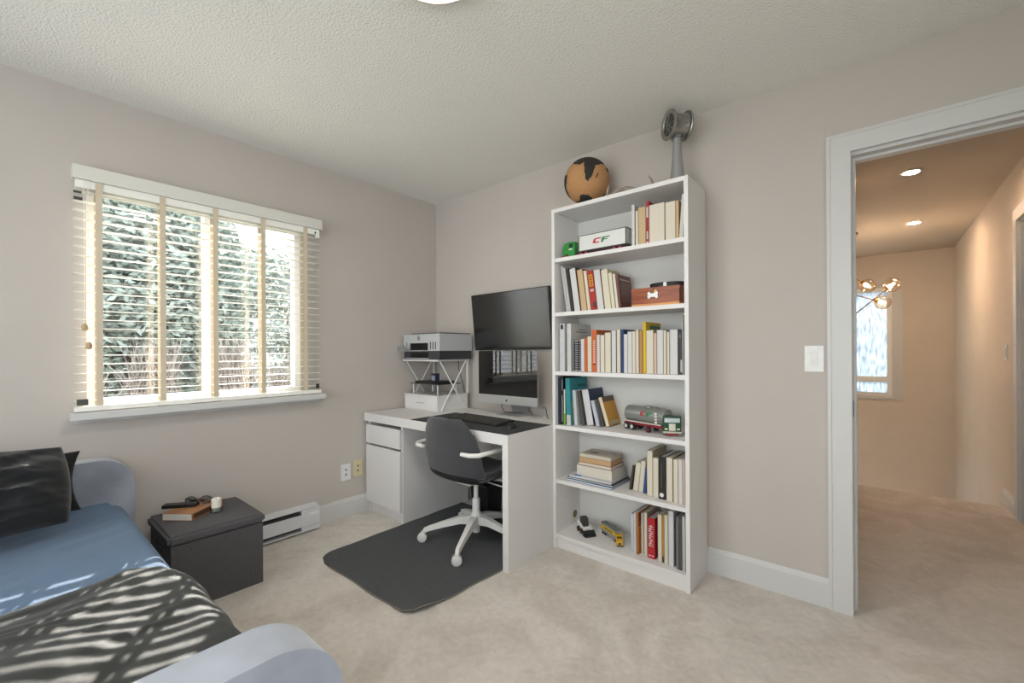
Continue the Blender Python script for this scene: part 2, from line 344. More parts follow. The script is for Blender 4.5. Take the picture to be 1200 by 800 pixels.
# ------------------------------------------------------------------ blind
M_SLAT = mat('cream_slat', 'f5f3ea', 0.5, spec=0.4)
M_TAPE = mat('beige_ladder_tape', 'd3c4ac', 0.9, bump=0.2, bscale=600)
BY0, BY1 = -2.214, -1.043
bl = thing('venetian_blind', 'cream wooden venetian blind with cloth tapes over the window', 'blind', (0.035, -1.63, 0.90))
box('valance', (0.0, 0.076, BY0-0.002, BY1+0.002, 1.992, 2.056), mat('blind_valance', 'dcdad0', 0.45), bl, bevel=0.004)
box('headrail', (0.006, 0.06, BY0+0.01, BY1-0.01, 1.955, 1.991), M_SLAT, bl)
slat_me = None
NS = 24; Z0S, Z1S = 0.953, 1.938
for i in range(NS):
    z = Z0S + (Z1S-Z0S)*i/(NS-1)
    if slat_me is None:
        bm = bmesh.new(); n = 4; top = []; bot = []
        for k in range(n+1):
            xx = -0.024 + 0.048*k/n; zz = 0.0010*(1-(2*k/n-1)**2)
            top.append((xx, zz+0.0010)); bot.append((xx, zz-0.0010))
        aprism(bm, bot + top[::-1], 'y', BY0+0.004, BY1-0.004)
        s = put('slat', bm, M_SLAT, None); slat_me = s.data; s.location = (0, 0, 0); bpy.data.objects.remove(s)
        cz = min(v.co.z for v in slat_me.vertices)
    o = bpy.data.objects.new('slat', slat_me); C.objects.link(o); o.parent = bl; o.location = (0.036-0.035, 0, z-0.90-0.0013); o.rotation_euler = (0, R(0.4), 0)
box('bottom_rail', (0.010, 0.062, BY0+0.003, BY1-0.003, 0.904, 0.926), M_SLAT, bl, bevel=0.004)
for ty in (-2.126, -1.884, -1.648, -1.400, -1.147):
    box('ladder_tape', (0.0632, 0.0642, ty-0.0125, ty+0.0125, 0.927, 1.992), M_TAPE, bl)
    box('ladder_tape', (0.0078, 0.0088, ty-0.0125, ty+0.0125, 0.927, 1.955), M_TAPE, bl)
    box('rail_button', (0.045, 0.066, ty-0.022, ty+0.022, 0.9005, 0.905), mat('blind_button', '9a958c', 0.5), bl)
for (ya, yb, za, zb, hx) in ((-2.212, -2.185, 1.925, 1.936, '3a3a38'), (-2.212, -2.182, 1.893, 1.908, '3a3a38')):
    box('bracket_slot', (0.0625, 0.064, ya, yb, za, zb), flat(hx), bl)
box('hold_down_bracket', (0.0625, 0.064, -2.205, -2.166, 0.934, 0.962), flat('4a4c48'), bl)
box('hold_down_bracket', (0.0625, 0.064, -1.083, -1.060, 0.936, 0.966), flat('33302c'), bl)
box('cord_lock', (0.0625, 0.070, -1.082, -1.058, 1.935, 1.985), M_SLAT, bl, bevel=0.003)
box('cord_hole', (0.070, 0.0706, -1.089, -1.081, 1.958, 1.972), flat('1f1d1b'), bl)
for (cy, zt) in ((-2.178, 1.30), (-2.164, 1.213)):
    tube('pull_cord', [(0.0655, cy, 1.99), (0.0655, cy+0.002, 1.6), (0.0655, cy, zt+0.015)], 0.0012, M_SLAT, bl, n=5)
    lathe('cord_tassel', [(0.004, 0.0), (0.011, 0.004), (0.012, 0.018), (0.008, 0.030), (0.003, 0.034)], mat('wood_tassel', 'b79d77', 0.6), bl, n=10, M=T(0.075, cy, zt-0.017))
# ------------------------------------------------------------------ bookcase
M_CASE = mat('white_laminate', 'e0ddda', 0.42, spec=0.4)
M_BACKP = mat('white_fibreboard', 'dedcd6', 0.6)
X0, X1, YF, YB = 1.417, 2.215, -0.296, -0.017
bc = thing('bookcase', 'tall white open bookcase full of books beside the desk', 'bookcase', (1.816, -0.16, 0))
box('side_panel', (X0, X0+0.02, YF, YB, 0, 2.02), M_CASE, bc, bevel=0.0012)
box('side_panel', (X1-0.02, X1, YF, YB, 0, 2.02), M_CASE, bc, bevel=0.0012)
box('top_panel', (X0+0.02, X1-0.02, YF, YB, 1.998, 2.02), M_CASE, bc, bevel=0.0012)
box('back_panel', (X0+0.02, X1-0.02, YB-0.006, YB-0.001, 0.085, 1.998), M_BACKP, bc)
SH = [1.725, 1.403, 1.053, 0.733, 0.410]
for z in SH: box('shelf', (X0+0.021, X1-0.021, YF+0.002, YB-0.007, z-0.022, z), M_CASE, bc, bevel=0.0012)
box('bottom_shelf', (X0+0.02, X1-0.02, YF, YB-0.007, 0.063, 0.085), M_CASE, bc, bevel=0.0012)
box('plinth', (X0+0.02, X1-0.02, YF+0.012, YF+0.028, 0, 0.063), M_CASE, bc)
lathe('cable_hole', [(0.0, 0), (0.024, 0), (0.024, 0.0006), (0, 0.0006)], mat('raw_chipboard', '8c7a58', 0.9, var=0.3, vscale=200), bc, M=T(X0+0.02, -0.083, 0.142) @ axis_to((1, 0, 0)))
for sx, xx in ((1, X0+0.035), (-1, X1-0.035)):
    for yy in (-0.23, -0.08): lathe('cam_fitting', [(0, 0), (0.0075, 0), (0.0075, 0.0006), (0, 0.0006)], flat('b5b2ab'), bc, n=12, M=T(xx+0.0*sx, yy, 1.9974))
for zz in (0.25, 0.31, 0.55, 0.62, 0.88, 0.95, 1.2, 1.27):
    lathe('peg_hole', [(0, 0), (0.003, 0), (0.003, 0.0005), (0, 0.0005)], flat('77746d'), bc, n=8, M=T(X0+0.02, -0.245, zz) @ axis_to((1, 0, 0)))

# ------------------------------------------------------------------ books
BOOKS = [
(1.725, [
  (1.9137, 0.0158, 0.221, -0.265, 0.17, 0, 's', 'e8e6e0', 'e9e7e4', 'white-spined slim hardback'),
  (1.9347, 0.0142, 0.187, -0.265, 0.15, 0, 'f', 'cfc6b4', 'efe6d2', 'thin cream-paged book'),
  (1.9499, 0.0405, 0.2, -0.265, 0.16, 0, 'f', 'b9a684', 'dcc296', 'tan-paged paperback'),
  (1.9913, 0.0156, 0.224, -0.265, 0.2, 0, 's', 'b01f28', 'e9e7e4', 'tall red hardback'),
  (2.0078, 0.0828, 0.2, -0.265, 0.16, 0, 'f', '8c7f78', 'efe6d2', 'very thick cream-paged book'),
  (2.0924, 0.0521, 0.195, -0.265, 0.16, 0, 'f', 'c9b39c', 'efe6d2', 'thick cream-paged book'),
  (2.1454, 0.0234, 0.193, -0.265, 0.15, 0, 'f', 'd0a77c', 'dcc296', 'tan-paged book'),
  (2.17, 0.0181, 0.218, -0.265, 0.18, -4, 's', 'e6e2da', 'e9e7e4', 'pale book leaning on the side panel'),
]),
(1.403, [
  (1.4924, 0.012, 0.284, -0.25, 0.19, 8.5, 's', 'd8d6d2', 'e9e7e4', 'thin grey magazine leaning left'),
  (1.5068, 0.0143, 0.272, -0.25, 0.19, 8.5, 's', 'dcd8d4', 'e9e7e4', 'thin white magazine with dark red corner'),
  (1.5229, 0.0195, 0.264, -0.25, 0.18, 8.5, 's', '3c3434', 'e9e7e4', 'thin dark-covered booklet leaning left'),
  (1.5459, 0.0429, 0.258, -0.25, 0.19, 8, 'f', '3d3a3a', 'e9e7e4', 'thick white-paged book with charcoal cover'),
  (1.5934, 0.0397, 0.246, -0.25, 0.16, 7.5, 'f', 'a03024', 'dcc296', 'tan-paged book with red top'),
  (1.6347, 0.0217, 0.236, -0.25, 0.15, 7.2, 'f', 'cdbb9c', 'efe6d2', 'cream-paged paperback leaning left'),
  (1.6581, 0.0378, 0.23, -0.25, 0.17, 7, 's', 'c02a22', 'e9e7e4', 'red-spined book with yellow block'),
  (1.6981, 0.0439, 0.23, -0.25, 0.16, 6.8, 'f', '8f2c30', 'e9e7e4', 'white-paged book with dark red cover'),
  (1.7452, 0.0398, 0.226, -0.25, 0.16, 6.5, 'f', 'd8cf9c', 'efe6d2', 'cream-paged book with pale yellow cover'),
  (1.7865, 0.0231, 0.204, -0.25, 0.15, 6.5, 'f', 'c7b37c', 'efe6d2', 'slim yellowish-paged book'),
  (1.8112, 0.0188, 0.196, -0.25, 0.15, 6.5, 'f', '9fa08c', 'efe6d2', 'slim cream-paged book'),
  (1.8315, 0.0116, 0.191, -0.25, 0.16, 6.3, 's', '7d4a44', 'e9e7e4', 'brown-covered book showing its front'),
]),
(1.053, [
  (1.4472, 0.0347, 0.283, -0.26, 0.22, 0, 's', 'e6e6e6', 'e9e7e4', 'white binder with a black mark'),
  (1.5, 0.0274, 0.282, -0.26, 0.22, 0, 's', 'e2e1dc', 'e9e7e4', 'tall white volume with grey print'),
  (1.5385, 0.0274, 0.186, -0.26, 0.15, 0, 'c', '23232a', 'e9e7e4', 'black comb-bound notebook'),
  (1.5671, 0.0264, 0.186, -0.26, 0.15, 0, 'c', 'a01c2c', 'e9e7e4', 'comb-bound notebook with red cover'),
  (1.5947, 0.0216, 0.19, -0.26, 0.15, 0, 'f', 'd7d4d0', 'e9e7e4', 'white-paged paperback'),
  (1.6174, 0.0185, 0.195, -0.26, 0.15, 0, 's', 'dd6a2a', 'e9e7e4', 'slim orange-spined paperback'),
  (1.6376, 0.0266, 0.204, -0.26, 0.15, 0, 'f', 'd9c9a8', 'efe6d2', 'cream-paged paperback'),
  (1.6658, 0.0306, 0.24, -0.26, 0.19, 0, 's', 'e06c2c', 'e9e7e4', 'tall orange hardback'),
  (1.698, 0.0178, 0.212, -0.26, 0.15, 0, 'f', 'd9d6d8', 'e9e7e4', 'slim white-paged book'),
  (1.7184, 0.0287, 0.209, -0.26, 0.15, 0, 'f', 'a88c74', 'efe6d2', 'cream-paged book with brown edge'),
  (1.7482, 0.0365, 0.222, -0.26, 0.15, 0, 'f', 'd5caa6', 'efe6d2', 'thick cream-paged paperback'),
  (1.7867, 0.0307, 0.231, -0.26, 0.16, 0, 'f', '2f2430', 'e9e7e4', 'white-paged book with black cover'),
  (1.8194, 0.0222, 0.237, -0.26, 0.16, 0, 'f', 'c9bda0', 'efe6d2', 'cream-paged book beside the navy one'),
  (1.8436, 0.0169, 0.236, -0.26, 0.19, 0, 's', '1f3a72', 'e9e7e4', 'navy blue hardback'),
  (1.8615, 0.0207, 0.21, -0.26, 0.15, 0, 'f', 'cfcdc8', 'e9e7e4', 'slim white-paged book'),
  (1.8832, 0.0253, 0.223, -0.26, 0.15, 0, 'f', 'd6d2cc', 'e9e7e4', 'white-paged paperback'),
  (1.9094, 0.0182, 0.224, -0.26, 0.15, 0, 'f', 'd3cba8', 'efe6d2', 'slim cream-paged paperback'),
  (1.9286, 0.018, 0.23, -0.26, 0.15, 0, 'f', 'd8c8b8', 'efe6d2', 'slim pinkish-paged paperback'),
  (1.9476, 0.0206, 0.227, -0.26, 0.16, 0, 'f', '43302a', 'c89a6c', 'dark brown book with tan edge'),
  (1.9696, 0.0162, 0.271, -0.26, 0.2, 0, 's', 'e8bd12', 'e9e7e4', 'tall bright yellow paperback'),
  (1.9872, 0.0379, 0.226, -0.26, 0.15, 0, 'f', 'd6cbb8', 'efe6d2', 'thick cream-paged book'),
  (2.026, 0.0171, 0.211, -0.26, 0.15, 0, 'f', 'b98a4c', 'e6cdbc', 'pinkish-paged book with ochre cover'),
  (2.044, 0.0323, 0.226, -0.26, 0.16, 0, 'f', 'cfd0d0', 'e9e7e4', 'thick white-paged book'),
  (2.0771, 0.0161, 0.223, -0.26, 0.15, 0, 'f', 'a89c80', 'efe6d2', 'slim cream-paged book'),
  (2.0945, 0.0142, 0.216, -0.26, 0.15, 0, 'f', '6d6a3c', 'efe6d2', 'slim book with olive cover'),
  (2.1097, 0.0395, 0.226, -0.26, 0.16, 0, 'f', 'd5d3cf', 'e9e7e4', 'thickest white-paged book'),
  (2.1546, 0.0166, 0.216, -0.26, 0.17, 0, 's', '3a3c38', 'e9e7e4', 'charcoal-spined book with white tag'),
  (2.1725, 0.0128, 0.295, -0.26, 0.22, 0, 's', '2a2a2a', 'e9e7e4', 'tall thin black-and-white folder'),
]),
(0.733, [
  (1.4382, 0.0175, 0.285, -0.268, 0.2, 0, 's', '1d2a40', 'e9e7e4', 'dark navy tall book'),
  (1.4563, 0.0161, 0.285, -0.262, 0.2, 0, 's', '15201f', 'e9e7e4', 'tall black book with white spine line'),
  (1.4743, 0.0121, 0.212, -0.262, 0.15, 0, 'f', '6f9c3c', 'e9e7e4', 'thin booklet with green lower edge'),
  (1.487, 0.0285, 0.278, -0.258, 0.2, 2, 's', '2f9aa2', 'e9e7e4', 'tall teal illustrated book'),
  (1.533, 0.0212, 0.208, -0.235, 0.17, 4, 's', 'dfe3e2', 'e9e7e4', 'slim white book'),
  (1.5547, 0.0194, 0.204, -0.22, 0.15, 9, 's', '57524e', 'e9e7e4', 'thin grey booklet leaning left'),
  (1.5747, 0.0485, 0.211, -0.2, 0.17, 10, 'f', '24355a', 'e9e7e4', 'thick white-paged book with navy cover'),
  (1.6317, 0.0225, 0.152, -0.195, 0.14, 14, 's', 'cfd2d8', 'e9e7e4', 'slim pale grey book leaning left'),
  (1.6547, 0.0195, 0.154, -0.185, 0.14, 15, 's', '4a4c52', 'e9e7e4', 'slim dark grey book leaning left'),
  (1.6749, 0.0243, 0.173, -0.172, 0.14, 17, 'f', 'dd9f30', 'efe6d2', 'book with yellow cover leaning left'),
]),
(0.410, [
  (1.8601, 0.012, 0.139, -0.205, 0.165, -9, 's', '4d4038', 'e9e7e4', 'dark glossy book leaning right'),
  (1.883, 0.0294, 0.156, -0.205, 0.15, -7, 'f', 'cdbd9e', 'efe6d2', 'cream-paged book leaning right'),
  (1.9165, 0.026, 0.171, -0.21, 0.15, -6, 'f', 'd4c8b0', 'efe6d2', 'slim cream-paged book leaning right'),
  (1.9466, 0.0133, 0.139, -0.215, 0.15, -5, 's', '2a5796', 'e9e7e4', 'thin blue booklet leaning right'),
  (1.9758, 0.0314, 0.238, -0.235, 0.19, 0, 'f', 'cfbf9f', 'efe6d2', 'tall cream-paged book'),
  (2.0082, 0.03, 0.204, -0.235, 0.18, 0, 'f', 'd0bd9a', 'efe6d2', 'cream-paged paperback beside the black book'),
  (2.0438, 0.0354, 0.218, -0.245, 0.2, 0, 's', '23211f', 'e9e7e4', 'thick black hardback with white dot'),
  (2.0829, 0.0355, 0.219, -0.25, 0.2, 0, 'f', '262422', 'efe6d2', 'cream-paged book with black cover'),
  (2.121, 0.0246, 0.217, -0.255, 0.17, 0, 'f', 'c9a77e', 'efe6d2', 'tan-edged paperback'),
  (2.1474, 0.0209, 0.222, -0.258, 0.17, 0, 'f', 'd9d6d4', 'e9e7e4', 'white-paged paperback'),
  (2.1698, 0.0115, 0.226, -0.26, 0.17, 0, 'f', 'c8a184', 'e8cfbc', 'slim pinkish-tan paperback'),
]),
(0.085, [
  (1.8848, 0.0146, 0.208, -0.235, 0.18, 0, 's', 'd9dade', 'e9e7e4', 'thin white booklet'),
  (1.9004, 0.0136, 0.214, -0.235, 0.18, 0, 's', 'e2e2e4', 'e9e7e4', 'white booklet beside the orange cover'),
  (1.9181, 0.0115, 0.224, -0.24, 0.18, 0, 's', 'c8762c', 'e9e7e4', 'orange-brown covered book'),
  (1.9302, 0.0159, 0.216, -0.21, 0.18, 0, 'f', 'cfa477', 'efe6d2', 'tan-edged book'),
  (1.954, 0.0174, 0.228, -0.225, 0.18, 0, 'f', 'd6ccb4', 'efe6d2', 'cream-paged book beside the red one'),
  (1.9797, 0.0386, 0.211, -0.238, 0.13, 0, 's', 'c8202a', 'e9e7e4', 'thick red paperback with white lettering'),
  (2.0344, 0.0215, 0.241, -0.24, 0.17, 0, 'f', 'd0c6ae', 'efe6d2', 'cream-paged paperback'),
  (2.0588, 0.0088, 0.247, -0.243, 0.17, 0, 's', 'c8952f', 'e9e7e4', 'slim amber-spined booklet'),
  (2.0695, 0.0193, 0.248, -0.243, 0.18, 0, 'f', 'd2c6a8', 'efe6d2', 'cream-paged paperback right of the amber booklet'),
  (2.0949, 0.0275, 0.277, -0.255, 0.2, 0, 'f', 'b9bcc2', 'e9e7e4', 'large white-paged volume'),
  (2.1368, 0.0101, 0.257, -0.262, 0.2, 0, 's', '8a8480', 'e9e7e4', 'grey magazine'),
  (2.1496, 0.0166, 0.261, -0.265, 0.2, 0, 's', '5a5552', 'e9e7e4', 'dark grey magazine'),
  (2.1689, 0.0132, 0.27, -0.268, 0.2, 0, 's', 'd8d6d2', 'e9e7e4', 'white magazine against the side panel'),
]),
]

SHELF_NAMES = ['top shelf', 'second shelf', 'third shelf', 'fourth shelf', 'fifth shelf', 'bottom shelf']
ORD = 'first second third fourth fifth sixth seventh eighth ninth tenth eleventh twelfth thirteenth fourteenth fifteenth sixteenth seventeenth eighteenth nineteenth twentieth twenty-first twenty-second twenty-third twenty-fourth twenty-fifth twenty-sixth twenty-seventh twenty-eighth'.split()
def tone(h, k=0.87): return ''.join('%02x' % int(int(h[i:i+2], 16)*k) for i in (0, 2, 4))
def pagemat(h):
    h = tone(h, 0.90); return mat('pages_' + h, h, 0.85, var=0.10, vscale=1, stretch=(900, 2, 2), spec=0.2)
def pagemat_flat(h):
    h = tone(h, 0.90); return mat('pagesf_' + h, h, 0.85, var=0.10, vscale=1, stretch=(2, 2, 900), spec=0.2)
def book_parts(root, w, h, d, out, cv, pg):
    """local frame: x thickness 0..w, y depth 0..d (0 = the side facing out), z height"""
    t = 0.0022 if w > 0.014 else 0.0012
    ov = 0.0035 if out == 's' and w > 0.014 else 0.0008
    bm = bmesh.new()
    if out == 'f':
        pts = [(0, 0), (t, 0), (t, d-t), (w-t, d-t), (w-t, 0), (w, 0), (w, d), (0, d)]
    else:
        pts = [(0, 0), (w, 0), (w, d), (w-t, d), (w-t, t), (t, t), (t, d), (0, d)]
    aprism(bm, pts, 'z', 0, h)
    cvo = put('cover', bm, flat(tone(cv), 0.5), root)
    if out == 'f': box('pages', (t, w-t, 0.0012, d-t, ov, h-ov), pagemat(pg), root)
    else: box('pages', (t, w-t, t, d-ov, ov, h-ov), pagemat(pg), root)
    return cvo
def right_cover(w, h, d, y0, y1, z0, z1, hx, root, nm='cover_print'):
    return box(nm, (w, w+0.0004, d*y0, d*y1, h*z0, h*z1), flat(tone(hx)), root)
def spine_print(w, x0, x1, z0, z1, h, hx, root, nm='spine_print'):
    return box(nm, (w*x0, w*x1, -0.0005, 0.0, h*z0, h*z1), flat(tone(hx)), root)
for r_i, (z, row) in enumerate(BOOKS):
    row = [list(b) for b in row]
    def edge_r(b, hh):   # x of right side at height hh above shelf, relative to pivot; pivot is left for lean>=0 else right
        return None
    for b in row:
        la = R(b[5]); b[1] = b[1]*math.cos(la) - 0.0002
    def xs(b, hh):       # left and right side x at height hh (or None)
        la = R(b[5]); x, wd, h = b[0], b[1], b[2]
        if hh > h*math.cos(la)+wd*abs(math.sin(la)): return None
        if la >= 0: return x - hh*math.tan(la), x + wd/math.cos(la) - max(0, hh)*math.tan(la)
        return x - hh*math.tan(la) - 0.0, x + wd/math.cos(la) - hh*math.tan(la)
    hs = [k*0.004 for k in range(90)]
    if row[0][5] >= 0:
        for i in range(1, len(row)):
            for j in range(i):
                gap = max([p[1]-q_[0] for hh in hs if (p := xs(row[j], hh)) and (q_ := xs(row[i], hh))] or [-1])
                if gap > -0.0004: row[i][0] += gap + 0.0004
    if any(b[5] < 0 for b in row):
        for i in range(len(row)-2, -1, -1):
            for j in range(i+1, len(row)):
                if row[i][5] == 0 and row[j][5] == 0: continue
                gap = max([p[1]-q_[0] for hh in hs if (p := xs(row[i], hh)) and (q_ := xs(row[j], hh))] or [-1])
                if gap > -0.0004: row[i][0] -= gap + 0.0004
    for b in row:
        if b[5] < 0: b[0] = min(b[0], 2.1942 - b[1]/math.cos(R(b[5])) - b[2]*math.sin(R(-b[5])))
    if r_i == 0: row[-1][0] = 2.1942 - row[-1][1] - row[-1][2]*math.sin(R(4)); row[-2][1] = row[-1][0]-row[-2][0]-0.001
    for i, (x, wd, h, yb, dp, lean, out, cv, pg, ds) in enumerate(row):
        la = R(lean)
        if lean >= 0: loc = (x, yb, z+0.0003); rot = (0, -la, 0)
        else:
            # pivot on the bottom right corner, origin is the raised bottom left corner
            pr = Vector((x + wd/math.cos(la), yb, z+0.0003)); loc = pr + Vector((-wd*math.cos(la), 0, wd*math.sin(-la))); rot = (0, -la, 0)
        lab = '%s, %s from left on the %s' % (ds, ORD[i], SHELF_NAMES[r_i])
        o = thing('book', lab, 'book', loc, group='books on the ' + SHELF_NAMES[r_i], local=True, rot=rot)
        if out == 'c':   # comb-bound notebook: pages, cover and plastic comb rings
            box('pages', (0.001, wd-0.001, 0.008, dp, 0, h-0.002), pagemat(pg), o)
            box('cover', (wd-0.001, wd, 0.006, dp, 0, h), flat(tone(cv)), o); box('cover', (0, 0.001, 0.006, dp, 0, h), flat(tone(cv)), o)
            box('comb_spine', (0.002, wd-0.002, 0.002, 0.008, 0.004, h-0.004), flat('17171a'), o)
            for k in range(14):
                zz = 0.010 + (h-0.02)*k/13
                box('comb_ring', (0.0015, wd-0.0015, -0.0008, 0.002, zz-0.0022, zz+0.0022), flat('c9c9cc' if k % 1 == 0 else '17171a'), o)
                box('comb_gap', (wd*0.3, wd*0.7, -0.0016, -0.0008, zz-0.0024, zz+0.0024), flat('17171a'), o)
            continue
        book_parts(o, wd, h, dp, out, cv, pg)
        SP = lambda *a: spine_print(wd, *a[:4], h, a[4], o)
        if ds.startswith('red-spined'):
            SP(0.18, 0.88, 0.60, 0.90, 'e2a81c'); SP(0.25, 0.82, 0.47, 0.535, 'd8cfc8'); SP(0.45, 0.95, 0.06, 0.20, '5b3430')
            for k in range(4): spine_print(wd, 0.32, 0.76, 0.63+0.065*k, 0.67+0.065*k, h, 'b4551a', o, 'spine_letter').location.y = -0.0004
        if ds.startswith('thick red'):
            for k in range(9):
                zz = 0.30 + 0.06*k
                spine_print(wd, 0.12, 0.80, zz, zz+0.013, h, 'e6dcd8', o, 'spine_letter'); spine_print(wd, 0.15+0.1*(k % 3), 0.42+0.1*(k % 3), zz+0.013, zz+0.042, h, 'e6dcd8', o, 'spine_letter')
            SP(0.16, 0.42, 0.055, 0.085, 'f0e6e0'); SP(0.56, 0.82, 0.055, 0.085, 'f0e6e0')
        if ds.startswith('tall orange'):
            for k in range(11): spine_print(wd, 0.3, 0.7, 0.22+0.05*k, 0.25+0.05*k, h, 'f2d8c4', o, 'spine_letter')
            SP(0.2, 0.8, 0.17, 0.20, '7a2a12')
        if ds.startswith('tall bright yellow'):
            SP(0.1, 0.9, 0.04, 0.9, 'f2c81c'); right_cover(wd, h, dp, 0.25, 0.95, 0.87, 0.93, '3f8a78', o); right_cover(wd, h, dp, 0.1, 0.5, 0.08, 0.4, 'e2dcc8', o)
        if ds.startswith('tall white volume'):
            right_cover(wd, h, dp, 0.35, 0.75, 0.87, 0.885, '8a8a86', o); right_cover(wd, h, dp, 0.25, 0.85, 0.82, 0.84, '8a8a86', o)
        if ds.startswith('white binder'):
            SP(0.2, 0.75, 0.89, 0.98, '2a2a2c'); SP(0.1, 0.85, 0.885, 0.89, '9a9a9a')
        if ds.startswith('tall red'):
            SP(0.2, 0.8, 0.62, 0.86, 'e8dcd8'); SP(0.25, 0.75, 0.12, 0.30, 'e8dcd8'); SP(0.2, 0.8, 0.03, 0.07, 'e8dcd8')
        if ds.startswith('tall black book'): SP(0.4, 0.62, 0.06, 0.62, 'd8d8d4'); SP(0.4, 0.6, 0.72, 0.95, 'd8d8d4')
        if ds.startswith('tall teal'):
            right_cover(wd, h, dp, 0.10, 0.62, 0.02, 0.50, 'b9b3a8', o); right_cover(wd, h, dp, 0.28, 0.55, 0.50, 0.72, 'c6b9ac', o)
            right_cover(wd, h, dp, 0.45, 0.92, 0.80, 0.86, '1f6f74', o); SP(0.0, 1.0, 0.0, 0.22, 'd6d8d2')
        if ds.startswith('thick black'):
            lathe('white_dot', [(0, 0), (0.011, 0), (0.011, 0.0006), (0, 0.0006)], flat('e4e2de'), o, n=16, M=T(wd*0.42, 0, h*0.10) @ axis_to((0, -1, 0)))
            right_cover(wd, h, dp, 0.0, 0.3, 0.12, 0.42, 'b4623a', o); SP(0.3, 0.45, 0.25, 0.85, '5a5048')
        if ds.startswith('brown-covered'):
            right_cover(wd, h, dp, 0.12, 0.9, 0.84, 0.88, 'd8c4bc', o); right_cover(wd, h, dp, 0.15, 0.85, 0.2, 0.78, '8b6a62', o)
        if ds.startswith('book with yellow'): right_cover(wd, h, dp, 0.0, 1.0, 0.82, 1.0, '6a5a48', o); right_cover(wd, h, dp, 0.1, 0.9, 0.03, 0.16, 'c9b48c', o)
        if ds.startswith('orange-brown'): right_cover(wd, h, dp, 0.02, 0.95, 0.66, 0.97, '7c3a3a', o); right_cover(wd, h, dp, 0.1, 0.8, 0.82, 0.93, 'c8b8ac', o)
        if ds.startswith('charcoal-spined'): SP(0.5, 0.95, 0.06, 0.34, 'dcdad4'); SP(0.2, 0.6, 0.85, 0.92, '8a8a84')
        if ds.startswith('tall thin black'): SP(0.0, 0.35, 0.0, 1.0, 'd8d6d0')
        if ds.startswith('thin booklet'): SP(0.0, 1.0, 0.0, 0.32, '84b83c')
        if ds.startswith('slim amber'): SP(0.0, 1.0, 0.0, 0.13, '4a3c34')
        if ds.startswith('very thick cream'): pass
# flat stack on the fifth shelf, left
def flat_book(label, x0, x1, y0, y1, z0, z1, cv, pg, rz=0.0, prints=()):
    o = thing('book', label, 'book', ((x0+x1)/2, (y0+y1)/2, z0), rotz=R(rz), group='books stacked flat on the fifth shelf', local=True)
    a, b, h = (x1-x0)/2, (y1-y0)/2, z1-z0; t = 0.0018
    bm = bmesh.new(); aprism(bm, [(-b, 0), (b, 0), (b, h), (-b, h), (-b, h-t), (b-t, h-t), (b-t, t), (-b, t)], 'x', -a, a)
    put('cover', bm, flat(tone(cv)), o); box('pages', (-a+0.001, a-0.001, -b+0.0015, b-t, t, h-t), pagemat_flat(pg), o)
    for (ux0, ux1, uy0, uy1, hx) in prints: box('cover_print', (a*ux0, a*ux1, b*uy0, b*uy1, h, h+0.0004), flat(hx), o)
    return o
zs = 0.4103
flat_book('wide white-and-blue booklet at the bottom of the flat stack', 1.500, 1.795, -0.272, -0.055, zs, zs+0.012, '3c5a86', 'dfe6ee', -1)
flat_book('wide dark-covered booklet second from bottom of the flat stack', 1.500, 1.795, -0.268, -0.055, zs+0.0125, zs+0.022, '2b2f36', 'e2e6ea', 0)
flat_book('white booklet with blue mark under the thick white book', 1.510, 1.780, -0.262, -0.06, zs+0.0225, zs+0.034, 'e4e5e8', 'eceae6', 1, [(-0.8, -0.45, -0.95, -0.7, '3f74b4')])
flat_book('thick white book in the middle of the flat stack', 1.545, 1.775, -0.235, -0.07, zs+0.0345, zs+0.092, 'e4e0da', 'ece4d6', -1)
flat_book('slim red-edged book above the thick white book', 1.552, 1.765, -0.228, -0.075, zs+0.0925, zs+0.111, 'a8382e', 'eee4d0', 0)
flat_book('tan-paged paperback second from top of the flat stack', 1.560, 1.762, -0.228, -0.08, zs+0.1115, zs+0.141, 'b9a184', 'd7b184', 1)
flat_book('pale grey book on top of the flat stack', 1.560, 1.764, -0.226, -0.078, zs+0.1415, zs+0.161, 'd4cabb', 'e2d6c0', 0, [(-0.6, -0.1, -0.4, 0.0, '6c655c'), (0.6, 0.85, 0.2, 0.5, '8c8274')])
# ------------------------------------------------------------------ desk
dk = thing('desk', 'white panel desk with drawer pedestal under the television', 'desk', (0.71, -0.38, 0))
box('desk_top', (0.018, 1.414, -0.705, -0.055, 0.672, 0.73), M_CASE, dk, bevel=0.0015)
box('end_panel', (1.374, 1.414, -0.705, -0.055, 0.0, 0.672), M_CASE, dk, bevel=0.0015)
box('pedestal_side', (0.420, 0.440, -0.668, -0.058, 0.0, 0.672), M_CASE, dk, bevel=0.001)
box('pedestal_side', (0.018, 0.036, -0.668, -0.058, 0.0, 0.672), M_CASE, dk, bevel=0.001)
box('pedestal_back', (0.036, 0.420, -0.075, -0.060, 0.0, 0.672), M_CASE, dk)
box('pedestal_base', (0.036, 0.420, -0.655, -0.08, 0.0, 0.075), M_CASE, dk)
box('modesty_panel', (0.440, 1.374, -0.110, -0.094, 0.26, 0.672), M_CASE, dk)
box('drawer', (0.022, 0.436, -0.692, -0.668, 0.512, 0.645), M_CASE, dk, bevel=0.0015)
box('drawer_body', (0.040, 0.416, -0.667, -0.12, 0.520, 0.640), M_CASE, dk)
box('pedestal_door', (0.022, 0.436, -0.692, -0.668, 0.084, 0.496), M_CASE, dk, bevel=0.0015)
box('pedestal_shelf', (0.036, 0.420, -0.667, -0.08, 0.497, 0.511), flat('6b675f'), dk)
M_FELT = mat('charcoal_felt', '3a3b3d', 0.95, var=0.25, vscale=260, bump=0.4, bscale=500, bdist=0.001)
